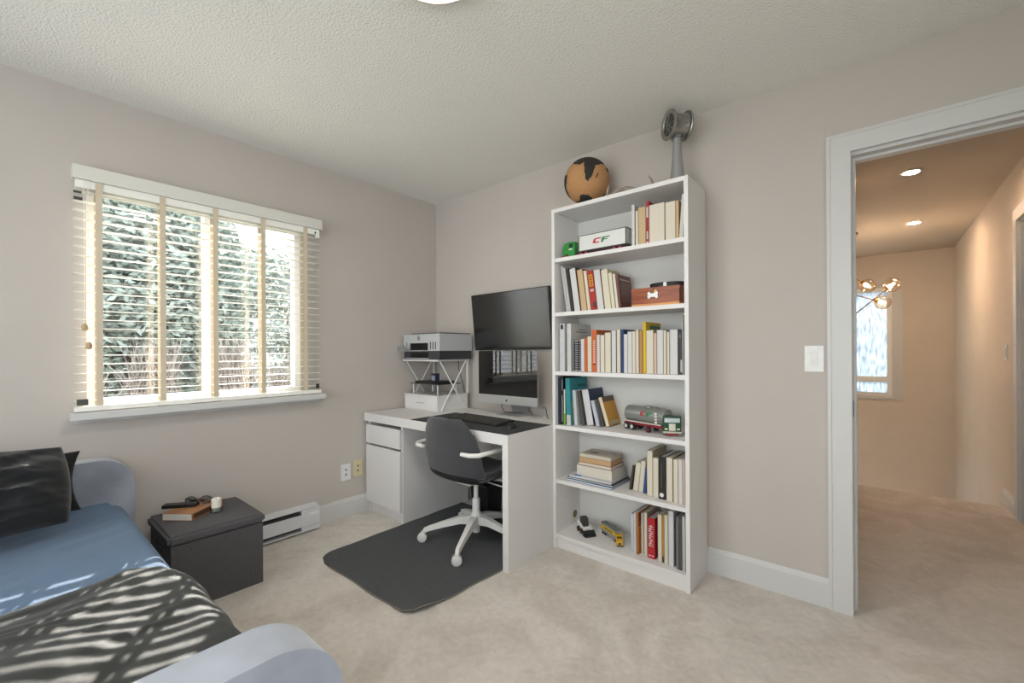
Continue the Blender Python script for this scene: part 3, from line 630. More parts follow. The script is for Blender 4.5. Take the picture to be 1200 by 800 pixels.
dm = box('desk_mat', (0.575, 1.410, -0.704, -0.31, 0.7303, 0.7335), M_FELT); setp(dm, 'charcoal felt desk mat under the keyboard and mouse', 'desk mat')

# television on a tilting wall arm
tv = thing('television', 'black flat television tilted down on the wall above the computer', 'television', (0.87, -0.055, 1.396), local=True, rot=(R(5.4), R(-0.4), 0))
M_SCREEN = mat('dark_screen_glass', '0d0f0f', 0.2, spec=1.0)
M_BLK = mat('black_plastic', '141414', 0.4)
box('bezel', (-0.365, 0.365, 0.0, 0.03, -0.2125, 0.2125), M_BLK, tv, bevel=0.003)
box('screen', (-0.359, 0.359, -0.0012, 0.0, -0.200, 0.2065), M_SCREEN, tv)
box('rear_housing', (-0.22, 0.22, 0.03, 0.036, -0.15, 0.12), M_BLK, tv)
lathe('bezel_logo', [(0, 0), (0.006, 0), (0.006, 0.0005), (0, 0.0005)], flat('5a5a5a'), tv, n=12, M=T(0, -0.0005, -0.206) @ axis_to((0, -1, 0)))

# all-in-one computer
M_ALU = mat('brushed_aluminium', 'c9cac9', 0.35, metal=0.75, bump=0.03, bscale=300)
M_GLOSS = mat('black_display_glass', '030405', 0.015, spec=0.8)
im = thing('desktop_computer', 'silver all-in-one computer with black screen on the desk', 'computer', (0.966, -0.197, 0.73), local=True, rot=(0, 0, 0))
zb = 0.080
prism('housing', rrect(-0.264, 0.264, zb, zb+0.368, 0.012), 'y', 0.0, 0.012, M_ALU, im, bevel=0.002)
lathe('rear_bulge', [(0.26, 0.0), (0.22, 0.012), (0.1, 0.024), (0.0, 0.027)], M_ALU, im, n=32, M=T(0, 0.012, zb+0.19) @ axis_to((0, 1, 0)) @ Matrix.Diagonal((1.0, 0.62, 1.0, 1)))
prism('screen', rrect(-0.2635, 0.2635, zb+0.060, zb+0.3675, 0.011, corners='0110'), 'y', -0.0012, 0.0, M_GLOSS, im)
ap = [(0, .72), (.10, .80), (.30, .84), (.50, .74), (.40, .60), (.38, .42), (.46, .26), (.56, .20), (.44, -.06), (.28, -.22), (.14, -.20), (0, -.15), (-.14, -.20), (-.28, -.22), (-.46, 0), (-.56, .30), (-.54, .60), (-.40, .78), (-.20, .82)]
k = 0.0135
prism('logo', [(x*k, zb+0.026+(y-.3)*k) for x, y in ap], 'y', -0.0006, 0.0, flat('2a2a2a'), im)
prism('logo_leaf', [(x*k, zb+0.026+(y-.3)*k) for x, y in ((0.0, .86), (.16, .90), (.26, 1.06), (.26, 1.22), (.10, 1.14), (0.0, 1.0))], 'y', -0.0006, 0.0, flat('2a2a2a'), im)
prism('foot', rrect(-0.095, 0.095, -0.01, 0.165, 0.012), 'z', 0.0005, 0.006, M_ALU, im)
prism('neck', [(0.155, 0.006), (0.165, 0.006), (0.05, 0.22), (0.03, 0.22)], 'x', -0.07, 0.07, M_ALU, im)
tube('power_cord', [(-0.07, 0.04, zb+0.04), (-0.09, 0.05, 0.05), (-0.075, 0.07, 0.012), (-0.03, 0.13, 0.007), (0.02, 0.15, 0.008)], 0.0028, M_BLK, im, n=6)
cb = tube('cable', [(1.243, -0.165, 0.80), (1.255, -0.16, 0.815), (1.268, -0.155, 0.80), (1.272, -0.15, 0.76), (1.274, -0.14, 0.7335)], 0.0025, M_BLK, None, n=6)
setp(cb, 'thin black cable dropping behind the right edge of the computer', 'cable')

# keyboard with separate keys, mouse
kb = thing('keyboard', 'black computer keyboard lying on the felt mat', 'keyboard', (0.985, -0.478, 0.7337), rotz=R(-3), local=True)
prism('keyboard_case', [(-0.075, 0.0), (0.075, 0.0), (0.075, 0.022), (-0.075, 0.010)], 'x', -0.225, 0.225, mat('keyboard_case', '1b1b1a', 0.5), kb, bevel=0.002)
M_KEY = mat('keycap', '3a3834', 0.55); key_me = {}
for r_ in range(6):
    cols = 19
    for c_ in range(cols):
        if r_ == 0 and c_ in (4, 5, 6, 7, 8): continue
        wk = 0.0205
        if ('k',) not in key_me:
            bm = bmesh.new(); M0 = Matrix.Identity(4); abox(bm, -0.0085, 0.0085, -0.0085, 0.0085, 0, 0.005)
            for v in bm.verts:
                if v.co.z > 0.004: v.co.x *= 0.82; v.co.y *= 0.82
            q = put('key', bm, M_KEY, kb); key_me[('k',)] = q.data
        else:
            q = bpy.data.objects.new('key', key_me[('k',)]); C.objects.link(q); q.parent = kb
        yy = -0.0575 + r_*0.0222
        q.location = (-0.207 + c_*0.023, yy, 0.0105 + (yy+0.075)*0.08); q.rotation_euler = (R(4.6), 0, 0); q.scale = (1.15, 1.1, 1)
box('space_bar', (-0.13, -0.005, -0.0665, -0.0485, 0.0115, 0.0165), M_KEY, kb, bevel=0.002)
ms = thing('computer_mouse', 'small black computer mouse right of the keyboard', 'mouse', (1.295, -0.530, 0.7337), rotz=R(12), local=True)
bm = bmesh.new(); bmesh.ops.create_uvsphere(bm, u_segments=20, v_segments=12, radius=1)
for v in bm.verts: v.co = Vector((v.co.x*0.033, v.co.y*0.055, max(0, v.co.z)*0.030*(1.0 if v.co.y < 0 else 1-0.3*v.co.y) + 0.001))
put('mouse_shell', bm, mat('mouse_black', '121212', 0.35), ms, smooth=True)
lathe('scroll_wheel', [(0, -0.003), (0.007, -0.003), (0.007, 0.003), (0, 0.003)], flat('555555'), ms, n=14, M=T(0, 0.028, 0.0225) @ axis_to((1, 0, 0)))
box('button_seam', (-0.0005, 0.0005, 0.012, 0.048, 0.0215, 0.0265), flat('060606'), ms, M=Matrix.Rotation(R(-12), 4, 'X'))

# two-tier printer stand with drawer box
st = thing('printer_stand', 'white metal stand with crossed legs and drawer box on the desk', 'stand', (0.25, -0.215, 0.73))
sx0, sx1, sy0, sy1 = 0.05, 0.448, -0.372, -0.064
box('drawer_box', (sx0+0.003, sx1-0.003, sy0+0.006, sy1, 0.7305, 0.838), M_CASE, st, bevel=0.002)
box('box_lid', (sx0, sx1, sy0, sy1, 0.838, 0.848), M_CASE, st, bevel=0.002)
box('drawer_front', (sx0+0.006, sx1-0.006, sy0+0.000, sy0+0.006, 0.740, 0.834), M_CASE, st, bevel=0.0015)
box('handle_slot', ((sx0+sx1)/2-0.05, (sx0+sx1)/2+0.05, sy0-0.0005, sy0, 0.785, 0.789), flat('8c8a85'), st)
M_WM = mat('white_metal', 'e4e3df', 0.4)
box('top_shelf', (sx0-0.01, sx1+0.01, sy0-0.004, sy1+0.004, 1.102, 1.114), M_CASE, st, bevel=0.002)
for xx in (sx0-0.003, sx1+0.003):
    for ya, yb_ in ((sy0+0.03, sy1-0.03), (sy1-0.03, sy0+0.03)):
        off = 0.006 if ya < yb_ else -0.006
        tube('cross_leg', [(xx+off*0.9, ya, 0.735), (xx+off*0.9, yb_, 1.100)], 0.0055, M_WM, st, n=8)
    box('rear_post', (xx-0.006, xx+0.006, sy1-0.012, sy1, 0.848, 1.102), M_WM, st)
# glass riser with gadgets between the tiers
gt = thing('glass_riser', 'dark glass tray on silver pegs inside the printer stand', 'tray', (0.25, -0.22, 0.848))
box('glass_plate', (0.085, 0.425, -0.345, -0.115, 0.925, 0.931), mat('smoked_glass', '4a4c4c', 0.08, spec=0.6), gt, bevel=0.001)
for px_, py_ in ((0.11, -0.325), (0.40, -0.325), (0.11, -0.135), (0.40, -0.135)):
    lathe('peg', [(0.009, 0), (0.009, 0.0765)], mat('steel', 'b9b9b7', 0.3, metal=0.9), gt, n=14, M=T(px_, py_, 0.8483))
lp = thing('laptop', 'closed black laptop lying on the glass tray', 'laptop', (0.26, -0.225, 0.9313))
box('laptop_base', (0.12, 0.39, -0.32, -0.14, 0.9315, 0.940), M_BLK, lp, bevel=0.002); box('laptop_lid', (0.12, 0.39, -0.32, -0.14, 0.9405, 0.946), mat('laptop_lid', '1d1d1c', 0.4), lp, bevel=0.002)
sb = thing('gadget_box', 'small dark blue box with pale screen on the laptop', 'box', (0.30, -0.265, 0.9463))
box('box_body', (0.272, 0.325, -0.285, -0.245, 0.9465, 1.006), flat('2a2f45'), sb, bevel=0.003)
box('box_face', (0.278, 0.319, -0.2858, -0.285, 0.953, 0.990), flat('8f97a8'), sb)
# printer
pr = thing('printer', 'grey and black inkjet printer on top of the white stand', 'printer', (0.262, -0.21, 1.1143))
M_PG = mat('printer_grey', 'bdbfbe', 0.45); M_PD = mat('printer_dark', '3b3b3d', 0.5)
px0, px1, py0, py1 = 0.045, 0.478, -0.372, -0.045
box('printer_base', (px0+0.006, px1-0.006, py0+0.004, py1, 1.1145, 1.180), M_PD, pr, bevel=0.004)
box('printer_body', (px0, px1, py0, py1, 1.180, 1.307), M_PG, pr, bevel=0.005)
box('scanner_lid', (px0+0.06, px1-0.012, py0+0.03, py1-0.005, 1.307, 1.3155), mat('scanner_lid', '4a4a48', 0.5), pr, bevel=0.003)
box('output_slot', (px0+0.085, px0+0.30, py0-0.0008, py0, 1.186, 1.240), flat('0b0b0b'), pr)
box('lower_slot', (px0+0.085, px0+0.30, py0+0.003, py0+0.004, 1.128, 1.166), flat('0b0b0b'), pr)
box('lower_tray', (px0+0.05, px0+0.31, py0-0.02, py0+0.004, 1.120, 1.126), M_PG, pr, bevel=0.001)
box('output_tray', (px0+0.03, px0+0.30, py0-0.055, py0-0.001, 1.176, 1.183), mat('tray_grey', '8b8c8a', 0.5), pr, bevel=0.001)
prism('tray_guard', [(px0-0.005, 1.184), (px0+0.115, 1.184), (px0+0.085, 1.218), (px0+0.01, 1.218)], 'y', py0-0.058, py0-0.052, mat('tray_grey', '8b8c8a', 0.5), pr)
for k_ in range(3): box('vent_slot', (px0+0.325+k_*0.028, px0+0.335+k_*0.028, py0-0.0008, py0, 1.190, 1.246), flat('3c3c3c'), pr)
box('vent_slot', (px0+0.035, px0+0.045, py0-0.0008, py0, 1.220, 1.246), flat('5c5c5c'), pr)
lgx, lgz = px0+0.19, 1.278
bm = bmesh.new(); n_ = 24
rin, rout = 0.0165, 0.0195
for yv in (0,):
    vi = [bm.verts.new((lgx+rin*math.cos(2*math.pi*j/n_), py0-0.0007, lgz+rin*math.sin(2*math.pi*j/n_))) for j in range(n_)]
    vo = [bm.verts.new((lgx+rout*math.cos(2*math.pi*j/n_), py0-0.0007, lgz+rout*math.sin(2*math.pi*j/n_))) for j in range(n_)]
    for j in range(n_): bm.faces.new([vi[j], vi[(j+1) % n_], vo[(j+1) % n_], vo[j]])
put('logo_ring', bm, flat('55585a'), pr)
def stroke(name, pts, wd, y0, y1, ma, parent):
    bm = bmesh.new()
    for (a, b) in zip(pts, pts[1:]):
        a2, b2 = Vector((a[0], 0, a[1])), Vector((b[0], 0, b[1])); d = (b2-a2).normalized(); nn = Vector((-d.z, 0, d.x))*wd/2; a2 -= d*wd*0.4; b2 += d*wd*0.4
        aprism(bm, [((a2+nn).x, (a2+nn).z), ((b2+nn).x, (b2+nn).z), ((b2-nn).x, (b2-nn).z), ((a2-nn).x, (a2-nn).z)], 'y', y0, y1)
    return put(name, bm, ma, parent)
stroke('logo_letter', [(lgx-0.009, lgz-0.007), (lgx-0.003, lgz+0.016)], 0.003, py0-0.0009, py0-0.0002, flat('55585a'), pr)
stroke('logo_letter', [(lgx-0.0058, lgz+0.005), (lgx-0.001, lgz+0.005), (lgx-0.003, lgz-0.007)], 0.003, py0-0.0009, py0-0.0002, flat('55585a'), pr)
stroke('logo_letter', [(lgx+0.001, lgz-0.015), (lgx+0.006, lgz+0.006), (lgx+0.0105, lgz+0.006), (lgx+0.0085, lgz-0.006), (lgx+0.0035, lgz-0.006)], 0.003, py0-0.0009, py0-0.0002, flat('55585a'), pr)
cb2 = tube('cable', [(0.33, -0.05, 1.10), (0.335, -0.056, 1.04), (0.36, -0.056, 0.98), (0.392, -0.056, 0.90), (0.402, -0.056, 0.852)], 0.003, M_BLK, None, n=6); setp(cb2, 'black printer cable hanging behind the stand', 'cable')
# waste bin under the desk
wb = thing('waste_bin', 'black square waste bin under the desk', 'bin', (0.80, -0.22, 0.0))
bm = bmesh.new(); pts0 = rrect(0.70, 0.88, -0.30, -0.13, 0.02); cx_, cy_ = 0.79, -0.215
A = [bm.verts.new((cx_+(p[0]-cx_)*0.85, cy_+(p[1]-cy_)*0.85, 0.009)) for p in pts0]; B = [bm.verts.new((p[0], p[1], 0.245)) for p in pts0]; D = [bm.verts.new((cx_+(p[0]-cx_)*0.94, cy_+(p[1]-cy_)*0.94, 0.245)) for p in pts0]; E_ = [bm.verts.new((cx_+(p[0]-cx_)*0.80, cy_+(p[1]-cy_)*0.80, 0.02)) for p in pts0]
n_ = len(pts0); bm.faces.new(A); bm.faces.new(E_)
for a, b in ((A, B), (B, D), (D, E_)):
    for i in range(n_): bm.faces.new([a[i], a[(i+1) % n_], b[(i+1) % n_], b[i]])
put('bin_body', bm, mat('bin_black', '0d0d0e', 0.5), wb)
bm = bmesh.new(); atube(bm, [(p[0], p[1], 0.247) for p in pts0] + [(pts0[0][0], pts0[0][1], 0.247)], 0.004, 6); put('bin_rim', bm, M_BLK, wb, smooth=True)

# chair mat
M_MAT = mat('charcoal_needle_felt', '515254', 0.97, var=0.3, vscale=160, bump=0.5, bscale=420, bdist=0.002)
fm = thing('chair_mat', 'charcoal felt floor mat with curling corner under the chair', 'mat', (0.9, -0.75, 0))
base = [(0.440, -0.13), (0.447, -0.6), (0.452, -1.17), (0.462, -1.215), (0.49, -1.252), (0.535, -1.272), (0.80, -1.280), (1.05, -1.276), (1.26, -1.280), (1.30, -1.272), (1.325, -1.250), (1.336, -1.215), (1.352, -0.98), (1.368, -0.72), (1.366, -0.35), (1.36, -0.13)]
def lift(x, y):
    c = max(0, 1-math.hypot(x-1.31, y+1.20)/0.17); return 0.028*c*c + 0.0035*max(0, noise.noise(Vector((x*7, y*7, 0)))) * (1 if y < -1.15 or x < .5 else 0)
bm = bmesh.new(); Nx, Ny = 44, 44
poly = base
def inside_clip(x, y):   # squeeze a unit grid into the outline
    return x, y
gv = {}
for i in range(Nx+1):
    for j in range(Ny+1):
        v = j/Ny; y = -0.13 + (-1.276+0.13)*v
        xl = 0.443 + 0.010*v; xr = 1.366 - 0.032*max(0, (v-0.5)/0.5)
        cy = -1.276+0.10
        if y < cy:
            k_ = min(1, (cy-y)/0.10); dx = 0.10*(1-math.sqrt(max(0, 1-k_*k_))); xl += dx; xr -= dx*0.7
        x = xl + (xr-xl)*i/Nx + 0.003*math.sin(y*23)*(1 if i in (0, Nx) else 0); yy = y + (0.003*math.sin(x*17) if j == Ny else 0)
        gv[i, j] = (x, yy)
for s_, dz in ((0, 0.0075), (1, 0.0008)):
    for key in [k_ for k_ in gv if len(k_) == 2]:
        x, y = gv[key]; gv[key + (s_,)] = bm.verts.new((x, y, dz + lift(x, y)))
for i in range(Nx):
    for j in range(Ny):
        for s_ in (0, 1): bm.faces.new([gv[i, j, s_], gv[i+1, j, s_], gv[i+1, j+1, s_], gv[i, j+1, s_]])
for i in range(Nx):
    for j in (0, Ny): bm.faces.new([gv[i, j, 0], gv[i+1, j, 0], gv[i+1, j, 1], gv[i, j, 1]])
for j in range(Ny):
    for i in (0, Nx): bm.faces.new([gv[i, j, 0], gv[i, j+1, 0], gv[i, j+1, 1], gv[i, j, 1]])
mo = put('felt_sheet', bm, M_MAT, fm, smooth=True)
edge = [gv[i, Ny] for i in range(4, Nx+1, 2)] + [gv[Nx, j] for j in range(Ny-1, 20, -1)]
bm = bmesh.new(); atube(bm, [(x, y, 0.006+lift(x, y)) for x, y in edge], 0.0022, 5); put('edge_binding', bm, mat('mat_edge', '8a8276', 0.9), fm, smooth=True)
# ------------------------------------------------------------------ office chair
M_FAB = mat('charcoal_wool_fabric', '404043', 0.95, var=0.45, vscale=220, bump=0.35, bscale=700, bdist=0.001, sheen=0.3)
M_CW = mat('white_coated_metal', 'e3e1dc', 0.4)
ch = thing('office_chair', 'charcoal fabric swivel chair with white arms and five-star base', 'chair', (1.0, -0.53, 0.0), rotz=R(0), local=True)
def shell(u, v):
    """u -1..1 across, v 0..1 from seat front to back top -> centre surface point (local, faces +y)"""
    P = [(0.245, 0.425), (0.18, 0.445), (0.06, 0.440), (-0.08, 0.432), (-0.165, 0.440), (-0.215, 0.475), (-0.235, 0.535), (-0.248, 0.62), (-0.268, 0.71), (-0.290, 0.797)]
    s = v*(len(P)-1); i = min(int(s), len(P)-2); t = s-i
    p0, p1, p2, p3 = P[max(i-1, 0)], P[i], P[i+1], P[min(i+2, len(P)-1)]
    cr = lambda a, b, c, d: 0.5*((2*b)+(-a+c)*t+(2*a-5*b+4*c-d)*t*t+(-a+3*b-3*c+d)*t**3)
    y, z = cr(p0[0], p1[0], p2[0], p3[0]), cr(p0[1], p1[1], p2[1], p3[1])
    hw = 0.235 if v < 0.45 else 0.235 - 0.010*((v-0.45)/0.55) - 0.035*max(0, (v-0.75)/0.25)
    if v < 0.12: hw -= 0.07*(1-v/0.12)**2
    if v > 0.84: hw -= 0.075*((v-0.84)/0.16)**2.2
    b = min(1, max(0, (v-0.35)/0.25))
    z += (1-b)*0.030*abs(u)**2.4
    y += b*0.055*abs(u)**2.2
    if v > 0.9: z -= 0.012*abs(u)**3
    return Vector((u*hw, y, z))
def surface(name, fn, nu, nv, th, ma, parent):
    bm = bmesh.new(); G = {}
    for i in range(nu+1):
        for j in range(nv+1):
            u, v = -1+2*i/nu, j/nv; e = 1e-3
            p = fn(u, v); du = fn(min(1, u+e), v)-fn(max(-1, u-e), v); dv = fn(u, min(1, v+e))-fn(u, max(0, v-e)); n = du.cross(dv).normalized()
            ed = min(1, (1-abs(u))*6, v*14, (1-v)*14); tt = th*(0.35+0.65*math.sqrt(max(0, ed)))
            G[i, j, 0] = bm.verts.new(p + n*tt/2); G[i, j, 1] = bm.verts.new(p - n*tt/2)
    for i in range(nu):
        for j in range(nv):
            for s in (0, 1): bm.faces.new([G[i, j, s], G[i+1, j, s], G[i+1, j+1, s], G[i, j+1, s]])
    for i in range(nu):
        for j in (0, nv): bm.faces.new([G[i, j, 0], G[i+1, j, 0], G[i+1, j, 1], G[i, j, 1]])
    for j in range(nv):
        for i in (0, nu): bm.faces.new([G[i, j, 0], G[i, j+1, 0], G[i, j+1, 1], G[i, j, 1]])
    return put(name, bm, ma, parent, smooth=True, angle=70)
cut_v = 0.50
surface('seat', lambda u, v: shell(u, v*cut_v), 22, 20, 0.042, M_FAB, ch)
surface('backrest', lambda u, v: shell(u, cut_v + v*(1-cut_v)), 22, 22, 0.040, M_FAB, ch)
surface('seat_pan', lambda u, v: shell(u*0.86, 0.04+v*0.55) + Vector((0, -0.012*v, -0.026)), 16, 16, 0.010, mat('chair_underside', '1c1c1d', 0.6), ch)
box('tilt_mechanism', (-0.06, 0.06, -0.11, 0.09, 0.375, 0.402), flat('d6d4cf'), ch, bevel=0.006)
lathe('gas_lift', [(0.014, 0.25), (0.014, 0.38)], M_CW, ch, n=16)
lathe('lift_sleeve', [(0.0, 0.055), (0.022, 0.057), (0.024, 0.075), (0.024, 0.262), (0.019, 0.268), (0.014, 0.268)], M_CW, ch, n=20)
lathe('hub', [(0.026, 0.10), (0.036, 0.11), (0.036, 0.165), (0.026, 0.182)], M_CW, ch, n=24)
for a in (-136, -64, 8, 80, 152):
    t = R(a); d = Vector((math.cos(t), math.sin(t), 0)); q = Vector((-d.y, d.x, 0))
    bm = bmesh.new(); rings = []
    for rr, zz, wd, hh in ((0.025, 0.137, 0.026, 0.052), (0.10, 0.136, 0.022, 0.042), (0.20, 0.112, 0.017, 0.032), (0.29, 0.088, 0.014, 0.026), (0.322, 0.076, 0.013, 0.026), (0.334, 0.058, 0.011, 0.016)):
        c = d*rr + Vector((0, 0, zz)); rings.append([bm.verts.new(c + q*wd*sx + Vector((0, 0, hh/2*sz))) for sx, sz in ((-1, -1), (1, -1), (0.8, 1), (-0.8, 1))])
    for r0, r1 in zip(rings, rings[1:]):
        for i in range(4): bm.faces.new([r0[i], r0[(i+1) % 4], r1[(i+1) % 4], r1[i]])
    bm.faces.new(rings[0]); bm.faces.new(rings[-1])
    lg = put('leg', bm, M_CW, ch, bevel=0.004, smooth=True)
    ca = R(a + 55 + 37*math.sin(a)); ax = Vector((math.cos(ca), math.sin(ca), 0)); c = d*0.330 + Vector((0, 0, 0.0365))
    for sgn in (-1, 1):
        lathe('caster_wheel', [(0.0, -0.009), (0.024, -0.009), (0.0285, -0.006), (0.0285, 0.006), (0.024, 0.009), (0.0, 0.009)], M_CW if sgn > 0 else mat('caster_grey', '8d8a84', 0.6), lg, n=24, M=T(*(c + ax*0.0135*sgn)) @ axis_to(ax))
    lathe('caster_stem', [(0.008, 0.0), (0.008, 0.03)], M_CW, lg, n=10, M=T(*(d*0.330)) @ T(0, 0, 0.04))
# arms: flat bent bars from the back round to the sides, on supports under the seat
for sg in (-1, 1):
    pts = [(sg*0.165, -0.278, 0.612), (sg*0.225, -0.275, 0.612), (sg*0.262, -0.245, 0.612), (sg*0.272, -0.18, 0.614), (sg*0.272, -0.02, 0.618), (sg*0.268, 0.03, 0.610), (sg*0.262, 0.045, 0.58), (sg*0.245, 0.03, 0.47), (sg*0.21, 0.02, 0.41), (sg*0.05, 0.01, 0.398)]
    tube('armrest', pts, [0.011, 0.013, 0.013, 0.013, 0.013, 0.012, 0.011, 0.010, 0.010, 0.010], M_CW, ch, n=10)
tube('height_lever', [(0.05, -0.02, 0.392), (0.20, -0.03, 0.392), (0.245, -0.03, 0.390)], 0.004, M_CW, ch, n=8)

# ------------------------------------------------------------------ storage ottoman and what lies on it
M_LIN = mat('dark_grey_linen', '575557', 0.95, var=0.25, vscale=300, bump=0.4, bscale=600, bdist=0.001)
ot = thing('storage_ottoman', 'dark grey linen storage ottoman with lid beside the bed', 'ottoman', (0.29, -1.755, 0))
box('ottoman_body', (0.092, 0.492, -1.945, -1.566, 0.0, 0.305), M_LIN, ot, bevel=0.004)
bm = bmesh.new(); abox(bm, 0.086, 0.502, -1.957, -1.556, 0.307, 0.352)
bmesh.ops.bevel(bm, geom=bm.edges[:], offset=0.012, segments=3, affect='EDGES')
bmesh.ops.subdivide_edges(bm, edges=[e for e in bm.edges if e.calc_length() > 0.2], cuts=5, use_grid_fill=True)
for v in bm.verts:
    if v.co.z > 0.34: v.co.z += 0.010*max(0, 1-((v.co.x-0.294)/0.21)**4)*max(0, 1-((v.co.y+1.756)/0.2)**4)
put('lid', bm, M_LIN, ot, smooth=True, angle=60)
prism('handle_hole', rrect(0.22, 0.38, 0.245, 0.285, 0.018), 'y', -1.9458, -1.945, flat('0c0c0c'), ot)
bm = bmesh.new(); atube(bm, [(x, -1.9462, z) for x, z in rrect(0.22, 0.38, 0.245, 0.285, 0.018)] + [(0.38, -1.9462, 0.263)], 0.003, 6); put('handle_grommet', bm, flat('3f4244'), ot, smooth=True)
ZT = 0.3625
bk = thing('book', 'thick orange-brown book under the glasses on the ottoman', 'book', (0.243, -1.80, ZT), rotz=R(38), local=True)
# local: page end toward -x(camera left), length along x
a_, b_, h_ = 0.075, 0.105, 0.034
bm = bmesh.new(); aprism(bm, [(-a_, 0), (a_, 0), (a_, h_), (-a_, h_), (-a_, h_-0.002), (a_-0.002, h_-0.002), (a_-0.002, 0.002), (-a_, 0.002)], 'y', -b_, b_)
put('cover', bm, mat('orange_brown_cover', 'a3714a', 0.45, var=0.35, vscale=14), bk)
box('pages', (-a_+0.002, a_-0.002, -b_+0.001, b_-0.001, 0.002, h_-0.002), pagemat_flat('e4ded0'), bk)
box('spine_print', (a_, a_+0.0005, -b_*0.9, b_*0.2, 0.006, h_-0.006), flat('4a3324'), bk)
box('cover_print', (-a_*0.9, a_*0.9, b_*0.55, b_*0.95, h_, h_+0.0004), flat('b8593a'), bk)
gl = thing('eyeglasses', 'folded dark-framed eyeglasses lying on the orange-brown book', 'eyeglasses', (0.225, -1.775, ZT+0.0345), rotz=R(52), local=True)
for sg in (-1, 1):
    ring = [(sg*0.034 + 0.026*math.cos(t), 0.0, 0.020 + 0.019*math.sin(t)) for t in [2*math.pi*k/16 for k in range(17)]]
    tube('rim', ring, 0.0022, flat('1b1714', 0.3), gl, n=6)
    tube('temple', [(sg*0.061, 0.0, 0.028), (sg*0.062, 0.008, 0.028), (sg*0.02, 0.020+0.006*sg, 0.014), (-sg*0.055, 0.028+0.008*sg, 0.005)], 0.0024, flat('1b1714', 0.3), gl, n=6)
    lathe('lens', [(0, 0), (0.0245, 0), (0.0245, 0.0008), (0, 0.0008)], glass('lens_glass', 'cfd4d4', 0.12), gl, n=16, M=T(sg*0.034, 0.0, 0.020) @ axis_to((0, -1, 0)) @ Matrix.Diagonal((1, 0.74, 1, 1)))
tube('bridge', [(-0.009, 0, 0.024), (0, 0.001, 0.028), (0.009, 0, 0.024)], 0.002, flat('1b1714', 0.3), gl, n=6)
rc = thing('remote_control', 'slim black remote control lying on the orange-brown book', 'remote', (0.205, -1.845, ZT+0.0345), rotz=R(52), local=True)
box('remote_body', (-0.075, 0.075, -0.020, 0.020, 0.0, 0.016), M_BLK, rc, bevel=0.005, seg=3)
for i_ in range(5):
    for j_ in range(3): box('button', (-0.055+i_*0.02, -0.046+i_*0.02, -0.013+j_*0.010, -0.007+j_*0.010, 0.0155, 0.0172), flat('5a5450'), rc)
cd = thing('candle', 'white candle in a small clear glass on the ottoman', 'candle', (0.318, -1.722, ZT), local=True)
lathe('glass_cup', [(0.0, 0.0), (0.024, 0.0), (0.026, 0.004), (0.026, 0.026), (0.0245, 0.026), (0.0245, 0.006), (0.0, 0.005)], glass('cup_glass', 'e8ecec', 0.15), cd, n=24)
lathe('candle_wax', [(0.0, 0.0055), (0.0215, 0.0055), (0.022, 0.066), (0.019, 0.069), (0.006, 0.064), (0.0, 0.063)], mat('wax', 'efe9da', 0.5), cd, n=24)
tube('wick', [(0, 0, 0.062), (0.001, 0, 0.070)], 0.0009, flat('2a2420'), cd, n=6)

# ------------------------------------------------------------------ baseboard heater, outlets, switches
M_HEAT = mat('heater_enamel', 'dddee0', 0.35)
ht = thing('baseboard_heater', 'white electric baseboard heater along the wall behind the ottoman', 'heater', (0.035, -1.55, 0.0))
hy0, hy1 = -2.0, -1.064
prism('heater_back', [(0.0, 0.015), (0.012, 0.015), (0.012, 0.158), (0.060, 0.150), (0.064, 0.158), (0.0, 0.168)], 'y', hy0, hy1, M_HEAT, ht)
box('front_panel', (0.060, 0.066, hy0, hy1-0.118, 0.045, 0.125), M_HEAT, ht, bevel=0.001)
box('heating_fins', (0.013, 0.050, hy0+0.01, hy1-0.12, 0.03, 0.135), flat('3d3d3e'), ht)
box('bottom_lip', (0.0, 0.066, hy0, hy1-0.118, 0.012, 0.018), M_HEAT, ht)
box('end_box', (0.0, 0.068, hy1-0.118, hy1, 0.012, 0.150), M_HEAT, ht, bevel=0.002)
box('end_seam', (0.068, 0.0686, hy1-0.118, hy1-0.003, 0.042, 0.0435), flat('8c8e92'), ht)
box('name_plate', (0.068, 0.0686, hy1-0.075, hy1-0.012, 0.112, 0.128), flat('f2f2f2'), ht)
def outlet(name, label, y, z, hx, parent=None):
    o = thing(name, label, 'outlet', (0.0, y, z-0.057))
    box('cover_plate', (0.0, 0.006, y-0.036, y+0.036, z-0.0575, z+0.0575), flat(hx, 0.35), o, bevel=0.002)
    box('outlet_face', (0.006, 0.0075, y-0.017, y+0.017, z-0.034, z+0.034), flat(hx, 0.35), o, bevel=0.0005)
    for zz in (z+0.017, z-0.017): box('outlet_slot', (0.0075, 0.0079, y-0.006, y+0.006, zz-0.006, zz+0.006), flat('4a4a4c'), o)
outlet('wall_outlet', 'white wall outlet plate left of the desk', -0.843, 0.318, 'e4e4e4')
outlet('wall_outlet', 'beige wall outlet plate close to the desk', -0.750, 0.328, 'd2c6a0')
sw = thing('light_switch', 'white rocker light switch beside the door casing', 'switch', (2.684, 0, 1.07))
box('cover_plate', (2.648, 2.721, -0.006, 0.0, 1.072, 1.192), flat('ecece8', 0.35), sw, bevel=0.002)
box('rocker', (2.668, 2.700, -0.0095, -0.006, 1.098, 1.166), flat('e6e6e2', 0.35), sw, bevel=0.0015)
sw2 = thing('light_switch', 'small pale switch on the right landing wall', 'switch', (3.65, 2.43, 1.08))
box('cover_plate', (3.644, 3.65, 2.39, 2.465, 1.083, 1.20), flat('dcd6ca', 0.35), sw2, bevel=0.002)
box('rocker', (3.6405, 3.644, 2.41, 2.445, 1.108, 1.174), flat('d2cabc', 0.35), sw2, bevel=0.0015)

